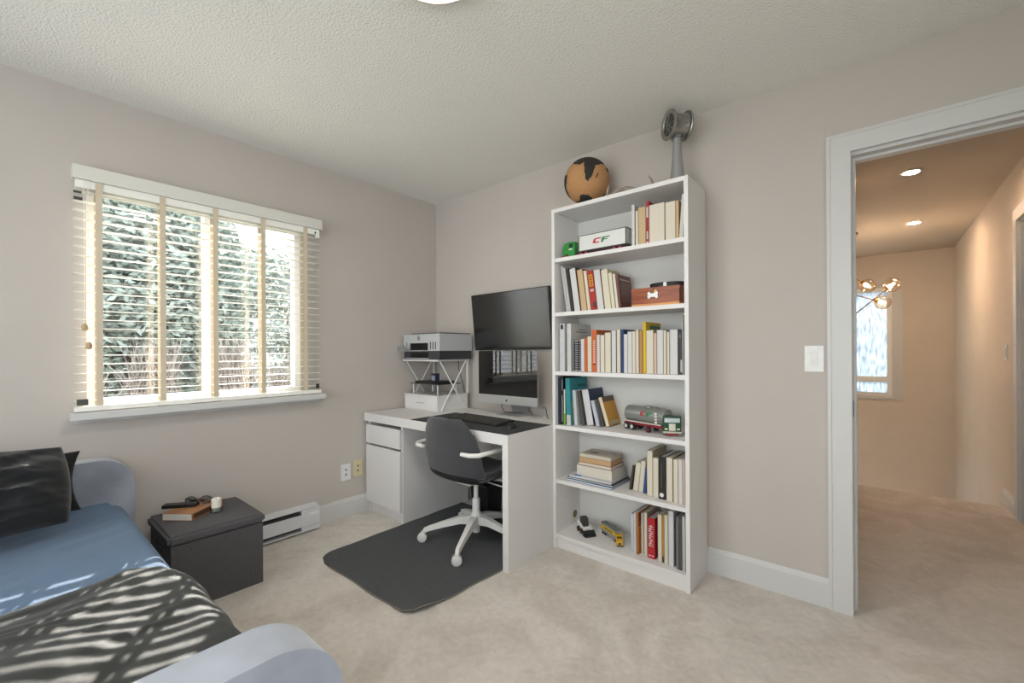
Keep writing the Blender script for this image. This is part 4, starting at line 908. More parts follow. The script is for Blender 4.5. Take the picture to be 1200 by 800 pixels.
# ------------------------------------------------------------------ ceiling lamp, landing lights
cl = thing('ceiling_lamp', 'round flush ceiling lamp with glowing white diffuser', 'lamp', (1.847, -1.564, 2.38))
lathe('lamp_rim', [(0.165, 0.0), (0.172, -0.004), (0.172, -0.045), (0.160, -0.050), (0.152, -0.046), (0.152, 0.0)], mat('lamp_rim_white', 'e8e0d8', 0.4), cl, n=48, M=T(1.847, -1.564, H))
lathe('lamp_diffuser', [(0.151, -0.040), (0.147, -0.048), (0.10, -0.056), (0.0, -0.060)], emit('lamp_glow', 'fffaf0', LAMP), cl, n=40, M=T(1.847, -1.564, H))
for lab, x, y in (('recessed ceiling downlight nearest the doorway on the landing', 3.10, 1.775), ('recessed ceiling downlight further back above the stairwell', 3.197, 3.49)):
    dl = thing('recessed_downlight', lab, 'light', (x, y, H-0.01))
    lathe('trim_ring', [(0.062, 0.0), (0.062, -0.006), (0.046, -0.008), (0.044, 0.0)], mat('downlight_ring', 'd8d0c4', 0.4), dl, n=32, M=T(x, y, H))
    lathe('light_lens', [(0.044, -0.003), (0.0, -0.003)], emit('downlight_glow', 'ffecd6', HALL), dl, n=24, M=T(x, y, H))
M_BRASS = mat('aged_brass', 'a8824e', 0.3, metal=0.9)
chd = thing('chandelier', 'brass branching chandelier with clear glass globes above the stairwell', 'chandelier', (2.70, 3.6, 1.35))
lathe('ceiling_canopy', [(0.0, 0.0), (0.065, 0.0), (0.065, -0.02), (0.05, -0.026), (0.0, -0.026)], M_BRASS, chd, n=28, M=T(2.69, 3.6, H))
tube('stem', [(2.69, 3.6, H-0.02), (2.69, 3.6, 1.42)], 0.011, M_BRASS, chd)
GL = [((2.825, 3.6, 1.86), 1.97), ((3.02, 3.55, 1.83), 1.52), ((2.945, 3.66, 1.675), 1.78), ((2.42, 3.5, 1.87), 1.60), ((2.50, 3.72, 1.62), 1.85), ((2.66, 3.40, 1.72), 1.55)]
for (c, z0) in GL:
    c = Vector(c); s_ = Vector((2.69, 3.6, z0)); d = (c-s_).normalized(); e = c - d*0.045
    ar = tube('arm', [s_, e], 0.0055, M_BRASS, chd, n=8)
    lathe('socket', [(0.0, -0.02), (0.018, -0.02), (0.022, 0.0), (0.022, 0.018), (0.0, 0.018)], M_BRASS, ar, n=16, M=T(*e) @ axis_to(d))
    lathe('bulb', [(0.0, -0.012), (0.010, -0.010), (0.017, 0.008), (0.012, 0.024), (0.0, 0.029)], emit('bulb_glow', 'ffebd4', 170.0), ar, n=14, M=T(*(e + d*0.03)) @ axis_to(d))
    bm = bmesh.new(); bmesh.ops.create_uvsphere(bm, u_segments=28, v_segments=16, radius=0.075, matrix=T(*(c + d*0.01))); put('glass_globe', bm, glass('globe_glass', 'fff2e2', 0.10), ar, smooth=True)
# ------------------------------------------------------------------ bed
M_VEL = mat('grey_velvet', '9a9faa', 0.8, var=0.30, vscale=5, bump=0.15, bscale=400, bdist=0.001, sheen=0.6, detail=4)
bd = thing('bed', 'grey velvet upholstered bed with blue fitted sheet', 'bed', (1.07, -2.78, 0))
BYR, BYL = -2.008, -3.56
def padded(name, x0, x1, top, parent):
    pts = rrect(BYL, BYR, 0.04, top, 0.13, n=10, corners='0110')
    bm = bmesh.new(); aprism(bm, pts, 'x', x0, x1)
    return put(name, bm, M_VEL, parent, bevel=0.028, seg=5, smooth=True, angle=80)
padded('headboard', 0.018, 0.118, 0.672, bd)
padded('footboard', 2.002, 2.115, 0.655, bd)
box('side_rail', (0.118, 2.002, BYR-0.035-0.03, BYR-0.035, 0.08, 0.30), M_VEL, bd, bevel=0.012, seg=3)
box('side_rail', (0.118, 2.002, BYL+0.035, BYL+0.065, 0.08, 0.30), M_VEL, bd, bevel=0.012, seg=3)
box('slat_base', (0.118, 2.002, BYL+0.066, BYR-0.066, 0.20, 0.24), flat('5a5450'), bd)
for xx in (0.08, 2.03):
    for yy in (BYR-0.12, BYL+0.12): box('foot', (xx-0.03, xx+0.03, yy-0.03, yy+0.03, 0.0, 0.042), M_BLK, bd)
M_SHEET = mat('blue_cotton_sheet', '86a1c0', 0.75, spec=0.25, var=0.06, vscale=5, bump=0.10, bscale=500, bdist=0.0005, sheen=0.2)
MX0, MX1, MY0, MY1, MZ = 0.122, 1.998, -3.52, -2.047, 0.452
def cr(v, k, s): return noise.noise(Vector(v)*k)*s
bm = bmesh.new(); NX, NY = 90, 90; G = {}
# cross-section path over the mattress from the near side bottom over the top
def path(s, y0, y1, ztop, zb, r):
    """s 0..1 from right side hem up, over the top to the left; returns (y,z)"""
    Ls = [ztop-r-zb, r*math.pi/2, (y1-y0)-2*r]; tot = sum(Ls); d = s*tot
    if d < Ls[0]: return y1, zb + d, 0
    d -= Ls[0]
    if d < Ls[1]: a = d/r; return y1 - r + r*math.cos(a), ztop - r + r*math.sin(a), a/(math.pi/2)
    d -= Ls[1]; return y1 - r - d, ztop, 1
for i in range(NX+1):
    for j in range(NY+1):
        x = MX0 + (MX1-MX0)*i/NX; y, z, top = path((j/NY)**1.6, MY0, MY1, MZ, 0.26, 0.05)
        wr = 0
        if top > 0.5:
            wr = 0.009*noise.noise(Vector((x*4+y*2, y*2.2, 1.3))) + 0.005*(1-abs(noise.noise(Vector((x*12+y*7, y*2.4-x*2, 4.1))))*2) + 0.0012*noise.noise(Vector((x*24, y*12, 7)))
            wr = wr*min(1, (x-MX0)/0.15+0.1)*max(0, min(1, (1.10-x)/0.15)) - 0.004*max(0, min(1, (x-1.0)/0.1))
        G[i, j] = bm.verts.new((x, y, z + wr + (0.02*(1-(x-MX0)/0.25) if x < MX0+0.25 and top == 1 else 0)))
for i in range(NX):
    for j in range(NY): bm.faces.new([G[i, j], G[i+1, j], G[i+1, j+1], G[i, j+1]])
bmesh.ops.solidify(bm, geom=bm.faces[:], thickness=0.004)
put('fitted_sheet', bm, M_SHEET, bd, smooth=True, angle=90)
box('mattress', (MX0+0.004, MX1-0.004, MY0+0.004, MY1-0.02, 0.2405, MZ-0.028), flat('d8d6d0'), bd, bevel=0.03, seg=3)

# satin bedspread over the foot half
M_SAT = mat('dark_olive_satin', '383a34', 0.58, spec=0.3, var=0.06, vscale=4, sheen=0.3)
bm = bmesh.new(); NX, NY = 130, 130; G = {}
def edge_x(y):
    return 1.115 - 0.055*math.exp(-((y+2.17)/0.07)**2) + 0.045*math.exp(-((y+2.06)/0.04)**2) + 0.02*math.sin(y*9) - 0.0*(y+2.4)
for i in range(NX+1):
    for j in range(NY+1):
        y, z, top = path((j/NY)**1.5, MY0-0.02, MY1+0.024, MZ+0.030, 0.16, 0.075)
        xe = edge_x(y if top > 0 else MY1) + (0.06*(1-top) + 0.00)
        x = xe + (1.990-xe)*i/NX
        t = Vector((0.45, -0.89)); n2 = Vector((0.89, 0.45)); a = x*n2.x + y*n2.y; b = x*t.x + y*t.y
        warp = 0.05*noise.noise(Vector((x*3, y*3, 2.2)))
        r1 = 1-abs(noise.noise(Vector(((a+warp)*11, b*1.6, 0.5))))*2.0
        r2 = 1-abs(noise.noise(Vector(((a+warp*1.5)*22, b*3.0, 5.5))))*2.0
        amp = top*min(1, (x-xe)/0.06)
        wr = amp*(0.008*r1 + 0.004*r2 + 0.007*noise.noise(Vector((x*4, y*3, 9)))) + (1-top)*0.0
        yo = (1-top)*0.014*noise.noise(Vector((x*9, z*5, 3.3)))
        # lift over the mattress towards the footboard
        lift_ = 0.018*max(0, min(1, (x-1.5)/0.4))*top
        dm_ = max(0, min(1, (-2.10-y)/0.42)); lift_ += 0.065*dm_*dm_*(3-2*dm_)*top*min(1, max(0, (x-xe)/0.30))
        hem = -0.024*max(0, 1-(x-xe)/0.03)*top
        G[i, j] = bm.verts.new((x, y+yo, max(z + wr + lift_ + hem, MZ + 0.007 if top > 0.98 else -9)))
for i in range(NX):
    for j in range(NY): bm.faces.new([G[i, j], G[i+1, j], G[i+1, j+1], G[i, j+1]])
bmesh.ops.solidify(bm, geom=bm.faces[:], thickness=0.006)
bs = put('bedspread', bm, M_SAT, None, smooth=True, angle=90); setp(bs, 'crumpled dark olive satin bedspread over the foot of the bed', 'bedspread')

# pillows
M_PIL = mat('black_cotton', '1d1e20', 0.8, spec=0.25, var=0.1, vscale=6, sheen=0.25)
def pillow(label, a, b, th, loc, rot, seed, cn):
    bm = bmesh.new(); n = 44; G = {}
    for i in range(n+1):
        for j in range(n+1):
            u, v = -1+2*i/n, -1+2*j/n
            f = (max(0, 1-abs(u)**2.2)*max(0, 1-abs(v)**2.4))**0.55
            k_ = 1 - cn*(u*v)**2; px_ = a*u*k_*(1-0.05*(1-v*v)*abs(u)); py_ = b*v*k_*(1-0.05*(1-u*u)*abs(v))
            wr = noise.noise(Vector((u*2.1+seed, v*2.3, seed)))*0.018*min(1, th/0.12) + (1-abs(noise.noise(Vector((u*3.2+v*2.5+seed, v*1.6-u, seed+3))))*2.2)*0.026*f*min(1, th/0.12) + (1-abs(noise.noise(Vector((u*6-v*4, v*5+seed, seed+8))))*2)*0.006
            for s, sg in ((0, 1), (1, -1)): G[i, j, s] = bm.verts.new((px_, py_, sg*(th*f*0.5) + wr*(0.4+f) + (0.001*sg)))
    for i in range(n):
        for j in range(n):
            for s in (0, 1): bm.faces.new([G[i, j, s], G[i+1, j, s], G[i+1, j+1, s], G[i, j+1, s]])
    for i in range(n):
        for j in (0, n): bm.faces.new([G[i, j, 0], G[i+1, j, 0], G[i+1, j, 1], G[i, j, 1]]); bm.faces.new([G[j, i, 0], G[j, i+1, 0], G[j, i+1, 1], G[j, i, 1]])
    o = put('pillow', bm, M_PIL, None, smooth=True, angle=90)
    o.location = loc; o.rotation_euler = rot
    return setp(o, label, 'pillow', 'black pillows on the bed')
pillow('black pillow standing behind, its corner against the grey headboard', 0.125, 0.33, 0.050, (0.174, -2.545, 0.612), (R(-2), R(84), 0), 1.7, -0.03)
pillow('plump black pillow lying in front, nearer the foot', 0.175, 0.362, 0.16, (0.340, -2.60, 0.612), (R(-2), R(60), R(3)), 5.2, 0.10)
# ------------------------------------------------------------------ things on and in the bookcase
def wheel(parent, x, y, z, r, w_, ax=(0, 1, 0), rim='8a2020', tyre='17171a'):
    t = lathe('wheel', [(0, -w_/2), (r*0.9, -w_/2), (r, -w_*0.35), (r, w_*0.35), (r*0.9, w_/2), (0, w_/2)], flat(tyre), parent, n=18, M=T(x, y, z) @ axis_to(ax))
    lathe('hub_cap', [(0, 0), (r*0.55, 0), (r*0.45, 0.001), (0, 0.0014)], flat(rim), t, n=14, M=T(x, y, z) @ axis_to(ax) @ T(0, 0, -w_/2-0.0012) @ Matrix.Diagonal((1, 1, 1, 1)))
    return t
# cork globe
gb = thing('globe', 'cork globe with black continents on top of the bookcase', 'globe', (1.585, -0.165, 2.02), local=True)
gc = Vector((0, 0, 0.166)); gr = 0.134
M_CORK = mat('cork', 'b98a5c', 0.85, var=0.12, vscale=120, bump=0.2, bscale=200); M_CONT = mat('dark_felt_land', '34302b', 0.9, var=0.35, vscale=90)
bm = bmesh.new(); bmesh.ops.create_uvsphere(bm, u_segments=48, v_segments=32, radius=gr, matrix=T(*gc)); put('globe_ball', bm, M_CORK, gb, smooth=True)
view = Vector((2.9073-1.585, -2.436+0.165, 1.1772-2.186)).normalized(); vr = Vector((0, 0, 1)).cross(view).normalized(); vu = view.cross(vr)
def pip(x, y, P):
    c = False; j = len(P)-1
    for i in range(len(P)):
        if (P[i][1] > y) != (P[j][1] > y) and x < (P[j][0]-P[i][0])*(y-P[i][1])/(P[j][1]-P[i][1])+P[i][0]: c = not c
        j = i
    return c
LAND = [[(-.62, .75), (-.28, .70), (-.12, .78), (-.10, .48), (-.06, .12), (.04, .02), (.22, .22), (.32, .50), (.36, .62), (.60, .66), (.74, .62), (.60, .9), (0, 1.05), (-.45, .95)],
        [(.36, .16), (.44, .30), (.50, .34), (.46, .22), (.38, .12)],
        [(-.98, .32), (-.84, .34), (-.86, .10), (-.90, -.20), (-.82, -.42), (-.74, -.66), (-.90, -.5), (-1.0, -.2)],
        [(-.32, -.56), (-.22, -.50), (.02, -.52), (.22, -.66), (.26, -.86), (.10, -.98), (-.10, -.94), (-.34, -.92), (-.50, -.72), (-.36, -.80), (-.30, -.70)],
        [(.70, -.62), (.82, -.50), (.86, -.58), (.74, -.76), (.66, -.76)], [(.80, .48), (.90, .52), (.94, .30), (.86, .36)]]
for P in LAND:
    bm = bmesh.new(); N = 110; vv = {}
    def sv(i, j):
        if (i, j) not in vv:
            th, ph = math.pi*i/N, 2*math.pi*j/(2*N); d = Vector((math.sin(th)*math.cos(ph), math.sin(th)*math.sin(ph), math.cos(th))); vv[i, j] = bm.verts.new(gc + d*(gr+0.0012))
        return vv[i, j]
    for i in range(2, N-2):
        for j in range(2*N):
            th, ph = math.pi*(i+.5)/N, 2*math.pi*(j+.5)/(2*N); d = Vector((math.sin(th)*math.cos(ph), math.sin(th)*math.sin(ph), math.cos(th)))
            if d.dot(view) > 0.02 and pip(d.dot(vr), d.dot(vu), P): bm.faces.new([sv(i, j), sv(i+1, j), sv(i+1, (j+1) % (2*N)), sv(i, (j+1) % (2*N))])
    put('continent', bm, M_CONT, gb, smooth=True)
lathe('globe_base', [(0.0, 0.0005), (0.07, 0.0005), (0.072, 0.006), (0.06, 0.010), (0.012, 0.014), (0.010, 0.034), (0.0, 0.036)], mat('steel', 'b9b9b7', 0.3, metal=0.9), gb, n=28)
# deer antler
M_ANT = mat('bleached_antler', '9b8f80', 0.7, var=0.25, vscale=25)
an = thing('deer_antler', 'small pale deer antlers lying on top of the bookcase', 'antler', (1.82, -0.17, 2.02))
tube('beam', [(1.735, -0.20, 2.035), (1.78, -0.18, 2.072), (1.84, -0.165, 2.082), (1.90, -0.16, 2.060), (1.955, -0.17, 2.033), (1.985, -0.18, 2.034)], [0.008, 0.013, 0.014, 0.012, 0.010, 0.008], M_ANT, an)
tube('tine', [(1.735, -0.20, 2.035), (1.745, -0.215, 2.060), (1.757, -0.225, 2.088), (1.772, -0.23, 2.108)], [0.008, 0.008, 0.006, 0.0015], M_ANT, an)
tube('tine', [(1.745, -0.20, 2.032), (1.722, -0.21, 2.032), (1.702, -0.22, 2.045)], [0.008, 0.006, 0.0015], M_ANT, an)
tube('tine', [(1.985, -0.18, 2.034), (1.997, -0.185, 2.06), (1.992, -0.19, 2.085), (1.975, -0.195, 2.112)], [0.008, 0.008, 0.006, 0.0015], M_ANT, an)
# ship telegraph
M_STEEL = mat('dull_steel', '9c9b97', 0.35, metal=0.85, var=0.2, vscale=20); M_PED = mat('grey_pedestal', '9a9a9b', 0.45, metal=0.3)
tg = thing('ship_telegraph', 'metal ship engine telegraph on a grey pedestal atop the bookcase', 'ornament', (2.120, -0.165, 2.0202), local=True)
lathe('pedestal', [(0.050, 0.0), (0.050, 0.006), (0.042, 0.012), (0.034, 0.06), (0.026, 0.14), (0.020, 0.235), (0.022, 0.245), (0.022, 0.255)], M_PED, tg, n=28)
ax = Vector((0.65, 0.76, 0)); hc = Vector((0, 0, 0.318)); Mh = T(*hc) @ axis_to(ax)
lathe('drum', [(0.060, -0.040), (0.062, -0.036), (0.058, -0.02), (0.058, 0.02), (0.062, 0.036), (0.060, 0.040)], M_STEEL, tg, n=36, M=Mh)
for s in (-1, 1):
    lathe('dial_flange', [(0.052, s*0.040), (0.072, s*0.040), (0.075, s*0.044), (0.074, s*0.050), (0.066, s*0.053), (0.056, s*0.050), (0.052, s*0.044), (0.052, s*0.040)], M_STEEL, tg, n=40, M=Mh, cap=False)
    lathe('dial_face', [(0.0, s*0.042), (0.056, s*0.042), (0.056, s*0.0435), (0.0, s*0.0435)], flat('2c2a28'), tg, n=36, M=Mh)
    for k_ in range(8):
        a = 2*math.pi*k_/8; box('dial_spoke', (0.012, 0.053, -0.0018, 0.0018, min(s*0.0437, s*0.0455), max(s*0.0437, s*0.0455)), flat('8f8d88'), tg, M=Mh @ Matrix.Rotation(a, 4, 'Z'))
    lathe('dial_hub', [(0.0, s*0.0437), (0.012, s*0.0437), (0.010, s*0.054), (0.0, s*0.055)], M_STEEL, tg, n=18, M=Mh)
    box('telegraph_handle', (-0.004, 0.004, -0.004, 0.045, min(s*0.055, s*0.060), max(s*0.055, s*0.060)), M_STEEL, tg, M=Mh @ Matrix.Rotation(R(150 if s > 0 else 40), 4, 'Z'))
box('side_port', (-0.02, 0.02, -0.062, -0.056, -0.014, 0.014), flat('24211e'), tg, M=Mh @ Matrix.Rotation(R(150), 4, 'Z'))
lathe('collar', [(0.030, 0.250), (0.030, 0.262), (0.018, 0.272)], M_STEEL, tg, n=24)

# CF lettering: slanted C and F
def cf(parent, x0, z0, w_, h_, ya, yb_, sl=0.35, M=None, xdir=1):
    def P(u, v): return (x0 + xdir*(u*w_ + v*h_*sl), z0 + v*h_)
    cpts = [P(.46, 1), P(.10, 1), P(.02, .84), P(.0, .2), P(.08, 0), P(.42, 0), P(.42, .24), P(.16, .24), P(.15, .76), P(.46, .76)]
    fpts = [P(.54, 1), P(1.0, 1), P(1.0, .78), P(.68, .78), P(.68, .60), P(.90, .60), P(.90, .40), P(.68, .40), P(.68, 0), P(.54, 0)]
    prism('letter_c', cpts, 'y', ya, yb_, flat('c01c34'), parent, M=M); prism('letter_f', fpts, 'y', ya, yb_, flat('1d7a44'), parent, M=M)
# box lorry on the top shelf
lo = thing('toy_lorry', 'toy lorry with green cab and white box trailer lettered CF', 'toy truck', (1.66, -0.215, 1.7252), local=True)
ox = -1.66
box('trailer_box', (1.575+ox, 1.875+ox, -0.03, 0.035, 0.030, 0.118), mat('toy_white', 'dadad6', 0.4), lo, bevel=0.0015)
for b in ((1.573, 1.877, 0.116, 0.120), (1.573, 1.877, 0.028, 0.032)): box('trailer_rail', (b[0]+ox, b[1]+ox, -0.0312, 0.0362, b[2], b[3]), flat('55554f'), lo)
for xx in (1.573, 1.868): box('trailer_post', (xx+ox, xx+0.006+ox, -0.0318, -0.0300, 0.030, 0.118), flat('6a6a64' if xx < 1.6 else '2a2a28'), lo)
cf(lo, 1.665+ox, 0.062, 0.10, 0.028, -0.0309, -0.0301)
prism('cab', [(1.462, 0.016), (1.545, 0.016), (1.545, 0.095), (1.500, 0.097), (1.474, 0.090), (1.460, 0.050)], 'y', -0.028, 0.028, flat('2f8a3a', 0.3), lo, M=T(ox, 0, 0), bevel=0.002)
box('cab_window', (1.507+ox, 1.532+ox, -0.0288, -0.0279, 0.064, 0.086), flat('15201a', 0.3), lo)
box('door_badge', (1.505+ox, 1.53+ox, -0.0288, -0.0279, 0.050, 0.056), flat('e4e0d8'), lo)
prism('windscreen', [(1.4715, 0.085), (1.4730, 0.090), (1.4605, 0.054), (1.4590, 0.052)], 'y', -0.024, 0.024, flat('1a241e', 0.3), lo, M=T(ox, 0, 0))
box('grille', (1.4575+ox, 1.4615+ox, -0.02, 0.02, 0.02, 0.045), flat('b0aea6'), lo)
box('chassis', (1.465+ox, 1.865+ox, -0.018, 0.018, 0.012, 0.029), flat('3c1a1e'), lo)
box('bumper', (1.455+ox, 1.466+ox, -0.028, 0.028, 0.008, 0.020), flat('b32036'), lo)
for xx in (1.487, 1.590, 1.625, 1.80, 1.835):
    for yy, aa in ((-0.026, (0, 1, 0)), (0.026, (0, -1, 0))): wheel(lo, xx+ox, yy, 0.0145, 0.014, 0.010, aa, 'c0283c')
# cedar box with collar
M_CED = mat('cedar_wood', 'a65a2e', 0.45, var=0.45, vscale=3, stretch=(2, 10, 16), coat=0.2, col2='7c3514'); M_CED2 = mat('pale_cedar', 'd99a5e', 0.5, var=0.2, vscale=4, stretch=(2, 10, 14))
wbx = thing('wooden_box', 'red cedar wooden box with pale base on the second shelf', 'box', (2.01, -0.16, 1.4032))
box('box_body', (1.893, 2.148, -0.228, -0.08, 1.421, 1.487), M_CED, wbx, bevel=0.0015)
box('box_base', (1.893, 2.148, -0.228, -0.08, 1.4033, 1.421), M_CED2, wbx, bevel=0.001)
box('box_lid', (1.891, 2.150, -0.230, -0.078, 1.4875, 1.505), M_CED, wbx, bevel=0.002)
dc = thing('dog_collar', 'black dog collar with bone-shaped tag on the cedar box', 'collar', (2.05, -0.16, 1.5053))
ring = []
for k_ in range(41):
    t = 2*math.pi*k_/40; ring.append((2.06 + 0.088*math.cos(t), -0.155 + 0.055*math.sin(t)))
bm = bmesh.new(); RR = []
for (x, y) in ring[:-1]:
    dx, dy = (x-2.06)/0.088, (y+0.155)/0.055; l = math.hypot(dx, dy); dx, dy = dx/l*0.003, dy/l*0.003
    RR.append([bm.verts.new((x+s1*dx, y+s1*dy, zz)) for s1, zz in ((-1, 1.5055), (1, 1.5055), (1, 1.5295), (-1, 1.5295))])
for i in range(40):
    for j in range(4): bm.faces.new([RR[i][j], RR[i][(j+1) % 4], RR[(i+1) % 40][(j+1) % 4], RR[(i+1) % 40][j]])
put('collar_band', bm, mat('black_leather', '1c1b1a', 0.55, var=0.3, vscale=90, bump=0.5, bscale=150), dc, smooth=True)
box('buckle', (2.062, 2.078, -0.2150, -0.2128, 1.507, 1.528), mat('steel', 'b9b9b7', 0.3, metal=0.9), dc)
tube('tag_ring', [(2.018, -0.213, 1.512), (2.016, -0.234, 1.506), (2.014, -0.2335, 1.488), (2.013, -0.2325, 1.480)], 0.0016, flat('5a5754'), dc, n=6)
bone = [(-.022, .010), (-.016, .014), (-.008, .007), (.008, .007), (.016, .014), (.022, .010), (.022, .003), (.019, 0), (.022, -.003), (.022, -.010), (.016, -.014), (.008, -.007), (-.008, -.007), (-.016, -.014), (-.022, -.010), (-.022, -.003), (-.019, 0), (-.022, .003)]
prism('bone_tag', [(2.012+1.25*x, 1.464+1.35*z) for x, z in bone], 'y', -0.2335, -0.2310, mat('tag_silver', 'd8d8d4', 0.3, metal=0.4), dc)
prism('brass_tag', [(2.024+0.010*math.cos(t), 1.482+0.010*math.sin(t)) for t in [2*math.pi*k_/12 for k_ in range(12)]], 'y', -0.2308, -0.2304, flat('c9a84c'), dc)
# tanker truck
tk = thing('toy_tanker', 'toy tanker truck with silver tank and green cab lettered CF', 'toy truck', (1.955, -0.150, 0.7332), rotz=R(-15), local=True)
M_TANK = mat('tank_silver', '8f928c', 0.35, metal=0.5)
bm = bmesh.new(); prof = [(0, -0.148), (0.030, -0.146), (0.044, -0.138), (0.047, -0.12), (0.047, 0.10), (0.044, 0.120), (0.030, 0.128), (0, 0.130)]
alathe(bm, prof, 28, T(0, 0, 0.088) @ Matrix.Diagonal((1, 0.92, 1, 1)) @ axis_to((1, 0, 0))); put('tank', bm, M_TANK, tk, smooth=True)
lathe('hatch', [(0.022, 0), (0.022, 0.008), (0.0, 0.010)], M_TANK, tk, n=18, M=T(0.0, 0, 0.131)); box('walkway', (-0.03, 0.05, -0.012, 0.012, 0.131, 0.136), M_TANK, tk)
box('chassis', (-0.148, 0.14, -0.030, 0.030, 0.030, 0.045), flat('8c1f2b'), tk)
box('side_rail', (-0.148, 0.105, -0.044, -0.036, 0.047, 0.053), flat('c9c5b8'), tk)
box('side_rail', (-0.148, 0.105, 0.036, 0.044, 0.047, 0.053), flat('c9c5b8'), tk)
for xx in (-0.125, -0.085):
    for yy, aa in ((-0.036, (0, 1, 0)), (0.036, (0, -1, 0))): wheel(tk, xx, yy, 0.0195, 0.019, 0.014, aa, 'c9c4ba')
for yy, aa in ((-0.034, (0, 1, 0)), (0.034, (0, -1, 0))): wheel(tk, 0.115, yy*0.6, 0.0165, 0.016, 0.012, aa, 'c9c4ba'); wheel(tk, 0.02, yy, 0.0165, 0.016, 0.012, aa, '8c1f2b')
cm = T(0.138, 0, 0) @ Matrix.Rotation(R(-48), 4, 'Z') @ T(-0.130, 0, 0)
box('cab', (0.112, 0.165, -0.044, 0.044, 0.026, 0.105), flat('1f4a30', 0.3), tk, M=cm, bevel=0.004)
box('windscreen', (0.165, 0.1662, -0.037, 0.037, 0.072, 0.094), flat('c9d2d2', 0.3), tk, M=cm); box('grille', (0.165, 0.1668, -0.016, 0.016, 0.030, 0.066), flat('d8d2c4'), tk, M=cm)
for yy in (-0.030, 0.030): box('headlamp', (0.165, 0.1668, yy-0.007, yy+0.007, 0.034, 0.042), flat('e8dcc0'), tk, M=cm)
box('bumper', (0.163, 0.172, -0.045, 0.045, 0.018, 0.026), flat('c4c0b0'), tk, M=cm); box('lower_valance', (0.158, 0.168, -0.026, 0.026, 0.006, 0.018), flat('8c2230'), tk, M=cm)
for zz in (0.062, 0.078, 0.094, 0.108): box('tank_marking', (0.070, 0.084, -0.0475+0.003*abs(zz-.088)*10, -0.0445, zz-0.005, zz+0.005), flat('e0dfd8'), tk)
cf(tk, -0.03, 0.088, 0.075, 0.022, -0.0450, -0.0435)
# skid-steer loader
sk = thing('toy_loader', 'white and black toy skid-steer loader on the bottom shelf', 'toy loader', (1.562, -0.172, 0.0853), rotz=R(-33), local=True)
prism('loader_body', [(-0.050, 0.014), (0.030, 0.014), (0.034, 0.034), (0.012, 0.042), (-0.050, 0.050)], 'y', -0.020, 0.020, flat('e4e2dc'), sk, bevel=0.0015)
prism('loader_cab', [(-0.032, 0.046), (0.016, 0.040), (0.006, 0.088), (-0.028, 0.090)], 'y', -0.018, 0.018, flat('3a3937'), sk, bevel=0.002)
for s in (-1, 1):
    prism('lift_arm', [(-0.052, 0.040), (-0.052, 0.066), (-0.044, 0.068), (0.040, 0.034), (0.044, 0.018), (0.036, 0.018), (0.028, 0.030)], 'y', s*0.0235-0.003, s*0.0235+0.003, flat('e4e2dc'), sk)
    for xx in (-0.032, 0.008): wheel(sk, xx, s*0.028, 0.0155, 0.015, 0.012, (0, -s, 0), '8c3a30')
prism('bucket', [(0.040, 0.003), (0.078, 0.002), (0.078, 0.005), (0.050, 0.008), (0.044, 0.028), (0.040, 0.028)], 'y', -0.036, 0.036, flat('25282a'), sk)
for s in (-1, 1): prism('bucket_side', [(0.041, 0.004), (0.074, 0.004), (0.046, 0.027)], 'y', s*0.036-0.001, s*0.036+0.001, flat('25282a'), sk)
# yellow delivery lorry
yt = thing('toy_lorry', 'yellow and grey toy lorry on the bottom shelf', 'toy truck', (1.733, -0.148, 0.0853), rotz=R(-29), local=True)
box('trailer_box', (-0.098, 0.050, -0.018, 0.018, 0.018, 0.066), flat('8f8f8a'), yt, bevel=0.001); box('trailer_roof', (-0.098, 0.050, -0.0185, 0.0185, 0.066, 0.069), flat('6f7072'), yt)
box('side_stripe', (-0.098, 0.050, -0.0188, -0.018, 0.036, 0.056), flat('d9b01c'), yt)
for k_ in range(6): box('side_lettering', (-0.066+k_*0.015, -0.055+k_*0.015, -0.0193, -0.0188, 0.041, 0.050), flat('5a4a12'), yt)
box('bogie', (-0.09, -0.05, -0.014, 0.014, 0.006, 0.018), flat('2a2a2a'), yt); box('fifth_wheel', (0.02, 0.085, -0.008, 0.008, 0.008, 0.018), flat('2a2a2a'), yt)
cabm = T(0.06, 0, 0) @ Matrix.Rotation(R(-30), 4, 'Z')
box('cab', (-0.002, 0.026, -0.018, 0.018, 0.010, 0.052), flat('dba71e'), yt, M=cabm, bevel=0.002); box('bonnet', (0.026, 0.056, -0.016, 0.016, 0.010, 0.034), flat('dba71e'), yt, M=cabm, bevel=0.002)
box('windscreen', (0.0262, 0.0268, -0.014, 0.014, 0.037, 0.048), flat('3a2f18'), yt, M=cabm); box('grille', (0.056, 0.0566, -0.007, 0.007, 0.014, 0.026), flat('4a4238'), yt, M=cabm)
box('bumper', (0.056, 0.060, -0.017, 0.017, 0.006, 0.011), flat('3a3a3a'), yt, M=cabm)
for xx in (-0.082, -0.060, 0.045):
    for s in (-1, 1): wheel(yt, xx, s*0.015, 0.0085, 0.008, 0.006, (0, -s, 0), '6a6a6a')

